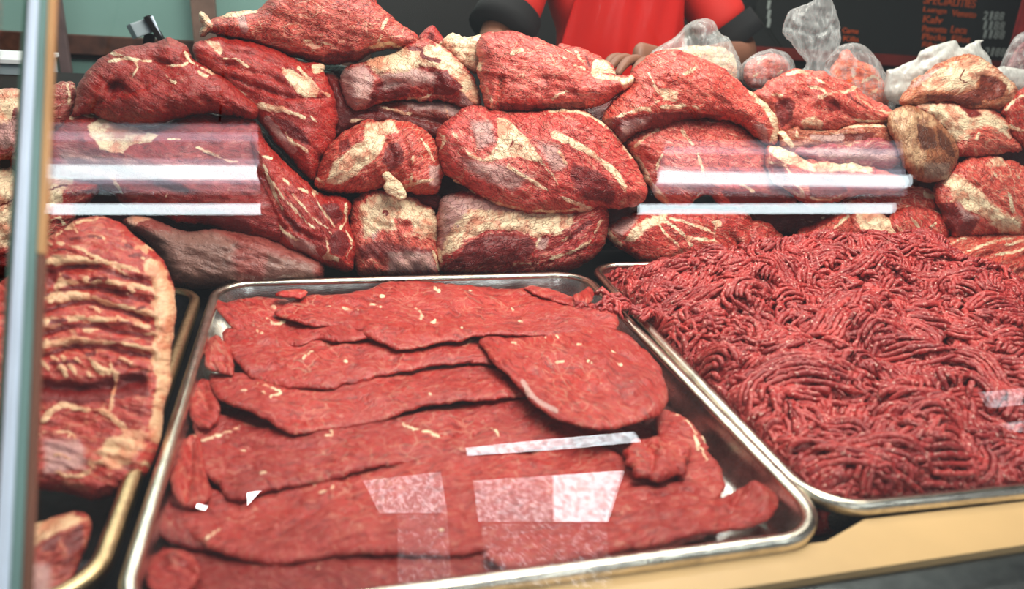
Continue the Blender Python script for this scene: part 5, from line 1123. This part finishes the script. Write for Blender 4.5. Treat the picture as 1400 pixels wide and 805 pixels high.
# ------------------------------------------------------------------ the butcher
M['skin'] = mat_plain('skin', srgb(128, 84, 64), .55, var=.12, scale=9, bump=.15)
M['apron'] = mat_plain('red_apron', srgb(206, 34, 28), .28, var=.06, scale=5)
M['shirt'] = mat_plain('black_red_shirt', srgb(16, 17, 19), .85, var=.1, scale=8)
M['redcloth'] = mat_plain('red_cloth', srgb(205, 36, 26), .7, var=.08, scale=8)
M['hair'] = mat_plain('dark_hair', srgb(40, 28, 22), .6)
M['trousers'] = mat_plain('dark_trousers', srgb(28, 30, 36), .8)
YP = 1.95
mid = atY(838, 30, YP); PX = mid[0]
Z0 = 0.0
def skin_mesh(chains, root, sub=2):
    """chains: lists of (xyz, r) joined where coordinates repeat"""
    bm = bmesh.new(); key = {}; rad = {}
    def vert(p, r):
        k = tuple(round(c, 4) for c in p)
        if k not in key: key[k] = bm.verts.new(p); rad[k] = r
        return key[k]
    for ch in chains:
        prev = None
        for p, r in ch:
            v = vert(p, r)
            if prev is not None and prev is not v and not bm.edges.get((prev, v)): bm.edges.new((prev, v))
            prev = v
    bm.verts.index_update(); bm.verts.ensure_lookup_table()
    me = bpy.data.meshes.new('skel'); bm.to_mesh(me)
    inv = {v.index: rad[k] for k, v in key.items()}; ridx = key[tuple(round(c, 4) for c in root)].index
    bm.free()
    o = bpy.data.objects.new('skel', me); COL.objects.link(o)
    md = o.modifiers.new('s', 'SKIN'); md.use_smooth_shade = True; md.branch_smoothing = .6
    sv = me.skin_vertices[0].data
    for i, r in inv.items():
        rr = r if isinstance(r, tuple) else (r, r)
        sv[i].radius = rr; sv[i].use_root = (i == ridx)
    sd = o.modifiers.new('u', 'SUBSURF'); sd.levels = sub; sd.render_levels = sub
    bpy.context.view_layer.update()
    dg = bpy.context.evaluated_depsgraph_get()
    out = bpy.data.meshes.new_from_object(o.evaluated_get(dg)); bpy.data.objects.remove(o)
    return out
def A3(v): return tuple(float(c) for c in v)
# arms, placed by where the photo shows elbows and hands (resting on the heap)
shR = (PX + .22, YP + .02, 1.46); shL = (PX - .22, YP + .02, 1.46)          # R = picture right
elR = A3(atY(1016, 78, YP - .06)); elL = A3(atY(676, 62, YP - .08))
wrR = A3(atY(925, 92, 1.50)); wrL = A3(atY(700, 95, 1.52))
hR = A3(atY(868, 84, 1.36)); hL = A3(atY(735, 90, 1.40))
def lerp(a, b, t): return tuple(a[i] * (1 - t) + b[i] * t for i in range(3))
pel = (PX, YP, .98)
body_ch = [
    [(pel, (.16, .11)), ((PX, YP, 1.12), (.145, .105)), ((PX, YP, 1.28), (.16, .11)), ((PX, YP, 1.42), (.17, .105)), ((PX, YP + .01, 1.50), (.07, .07)), ((PX, YP, 1.57), (.055, .058)), ((PX, YP - .01, 1.66), (.074, .09)), ((PX, YP - .01, 1.74), (.078, .098)), ((PX, YP, 1.81), (.05, .06))],
]
for sh, el, wr, hd in ((shR, elR, wrR, hR), (shL, elL, wrL, hL)):
    body_ch.append([((PX, YP, 1.42), (.17, .105)), (lerp((PX, YP, 1.44), sh, .75), .075), (sh, .066), (lerp(sh, el, .5), .058), (el, .05), (lerp(el, wr, .35), .048), (wr, .030), (lerp(wr, hd, .55), (.040, .020)), (hd, (.042, .017))])
for s in (-1, 1):
    body_ch.append([(pel, (.16, .11)), ((PX + s * .10, YP, .88), .095), ((PX + s * .11, YP - .01, .50), .066), ((PX + s * .11, YP + .02, .30), .062), ((PX + s * .11, YP + .03, .09), .042), ((PX + s * .115, YP - .07, .045), (.045, .035)), ((PX + s * .12, YP - .15, .035), (.04, .025))])
bod = skin_mesh(body_ch, pel)
# fingers joined into the same body mesh
def fingers(wr, hd, side, tilt_down=.35):
    wr, hd = np.array(wr), np.array(hd); d = (hd - wr) / np.linalg.norm(hd - wr)
    up = np.array([0, 0, 1.0]); lat = np.cross(d, up); lat /= np.linalg.norm(lat); nz = np.cross(lat, d)
    out = []
    for k, (o, L) in enumerate(((-.030, .070), (-.010, .082), (.011, .077), (.031, .060))):
        b = hd + lat * o * side - d * .012
        p1 = b + d * (.02 + .012 * (k in (1, 2))) + nz * .004; f1 = d - up * .15 + lat * o * 1.5 * side; f2 = d - up * .6; f3 = d - up * 1.0
        p2 = p1 + f1 / np.linalg.norm(f1) * L * .45; p3 = p2 + f2 / np.linalg.norm(f2) * L * .3; p4 = p3 + f3 / np.linalg.norm(f3) * L * .25
        out.append(skin_mesh([[(A3(b), .0105), (A3(p1), .0105), (A3(p2), .0095), (A3(p3), .0085), (A3(p4), .0065)]], A3(b), 2))
    b = wr * .5 + hd * .5 + lat * side * .022 * -1
    t1 = b + (-lat * side * .8 + d * .6) * .030 - up * .006; t2 = t1 + (-lat * side * .3 + d) * .026 - up * .008; t3 = t2 + d * .018 - up * .008
    out.append(skin_mesh([[(A3(b), .015), (A3(t1), .0125), (A3(t2), .0105), (A3(t3), .007)]], A3(b), 2))
    return out
parts = [bod] + fingers(wrR, hR, 1) + fingers(wrL, hL, -1)
bm = bmesh.new()
for p_ in parts: bm.from_mesh(p_)
# face: nose, ears, brow set into the same mesh
def blob(c, s, seg=12):
    r = bmesh.ops.create_uvsphere(bm, u_segments=seg, v_segments=8, radius=1.0)
    for v in r['verts']: v.co = Vector((c[0] + v.co.x * s[0], c[1] + v.co.y * s[1], c[2] + v.co.z * s[2]))
blob((PX, YP - .115, 1.70), (.013, .02, .024)); blob((PX, YP - .095, 1.655), (.026, .012, .008))
for s in (-1, 1): blob((PX + s * .082, YP + .0, 1.705), (.012, .02, .032)); blob((PX + s * .032, YP - .094, 1.728), (.013, .010, .008))
me = bpy.data.meshes.new('body'); bm.to_mesh(me); bm.free()
me.materials.clear(); me.polygons.foreach_set('use_smooth', [True] * len(me.polygons)); me.polygons.foreach_set('material_index', [0] * len(me.polygons))
per = link('person', me, M['skin'])
tag(per, 'person in a shiny red apron and black cuffed shirt standing behind the heap', 'person')
def cloth(name, chains, root, mat, label=None, sub=2):
    m_ = skin_mesh(chains, root, sub); m_.materials.clear()
    m_.polygons.foreach_set('material_index', [0] * len(m_.polygons))
    o = link(name, m_, mat); o.parent = per
    if label: o['label'] = label
    return o
k = .012
cloth('shirt', [[((PX, YP, .96), (.178, .128)), ((PX, YP, 1.12), (.168, .122)), ((PX, YP, 1.28), (.178, .125)), ((PX, YP, 1.42), (.186, .12)), ((PX, YP + .01, 1.49), (.085, .08))],
                [((PX, YP, 1.42), (.186, .12)), (lerp((PX, YP, 1.44), shR, .75), .088), (shR, .080), (lerp(shR, elR, .5), .078), (lerp(shR, elR, .68), .080)],
                [((PX, YP, 1.42), (.186, .12)), (lerp((PX, YP, 1.44), shL, .75), .088), (shL, .080), (lerp(shL, elL, .5), .078), (lerp(shL, elL, .68), .080)]], (PX, YP, 1.12), M['redcloth'], 'red short sleeved shirt')
cloth('trousers', [[((PX, YP, 1.0), (.172, .125)), ((PX, YP, .93), (.17, .125)), ((PX + .10, YP, .86), .108), ((PX + .11, YP, .50), .085), ((PX + .11, YP + .03, .08), .075)],
                   [((PX, YP, .93), (.17, .125)), ((PX - .10, YP, .86), .108), ((PX - .11, YP, .50), .085), ((PX - .11, YP + .03, .08), .075)]], (PX, YP, .93), M['trousers'])
for sh, el, n_ in ((shR, elR, 'right'), (shL, elL, 'left')):
    a, b = np.array(lerp(sh, el, .60)), np.array(lerp(sh, el, .86))
    V, Fc = tube_data([a, a * .5 + b * .5, b, b - (b - a) * .02, a], [.082, .084, .086, .078, .074], 24, caps=False)
    o = link('sleeve_cuff', mesh_np('cuff', V, Fc), M['shirt']); o.parent = per; o['label'] = 'black band on the sleeve'
# apron: a curved sheet with thickness hung over the front of the body
W_, H_ = 26, 40; V = []
for side in (0, 1):
    for j in range(H_ + 1):
        z = .62 + (1.50 - .62) * j / H_
        hw = .235 if z < 1.22 else .235 - (z - 1.22) * .42
        for i in range(W_ + 1):
            u = -1 + 2 * i / W_; a = u * hw / .205
            x = PX - .0 + .200 * sin(min(1.5, max(-1.5, a))); y = YP - .05 - .095 * cos(min(1.5, a)) 
            y += -.006 * sin(x * 40 + z * 3) - .005 * sin(x * 85 - z * 9) + .006 * side
            if z < .95: y -= (.95 - z) * .03
            V.append((x, y, z))
Fc = []; n1 = (W_ + 1) * (H_ + 1)
for j in range(H_):
    for i in range(W_):
        a = j * (W_ + 1) + i; Fc.append((a, a + 1, a + W_ + 2, a + W_ + 1)); b = a + n1; Fc.append((b, b + W_ + 1, b + W_ + 2, b + 1))
for j in range(H_):
    for i in (0, W_):
        a = j * (W_ + 1) + i; Fc.append((a, a + W_ + 1, a + W_ + 1 + n1, a + n1))
for i in range(W_):
    for j in (0, H_):
        a = j * (W_ + 1) + i; Fc.append((a, a + 1, a + 1 + n1, a + n1))
me = mesh_np('apron', V, Fc); fix_normals(me)
ap = link('apron', me, M['apron']); ap.parent = per; ap['label'] = 'glossy red apron'
# hair
bm = bmesh.new(); r = bmesh.ops.create_uvsphere(bm, u_segments=24, v_segments=16, radius=1.0)
for v in r['verts']: v.co = Vector((PX + v.co.x * .092, YP + .012 + v.co.y * .108, 1.765 + v.co.z * .085))
me = bpy.data.meshes.new('hair'); bm.to_mesh(me); bm.free(); me.polygons.foreach_set('use_smooth', [True] * len(me.polygons))
o = link('hair', me, M['hair']); o.parent = per
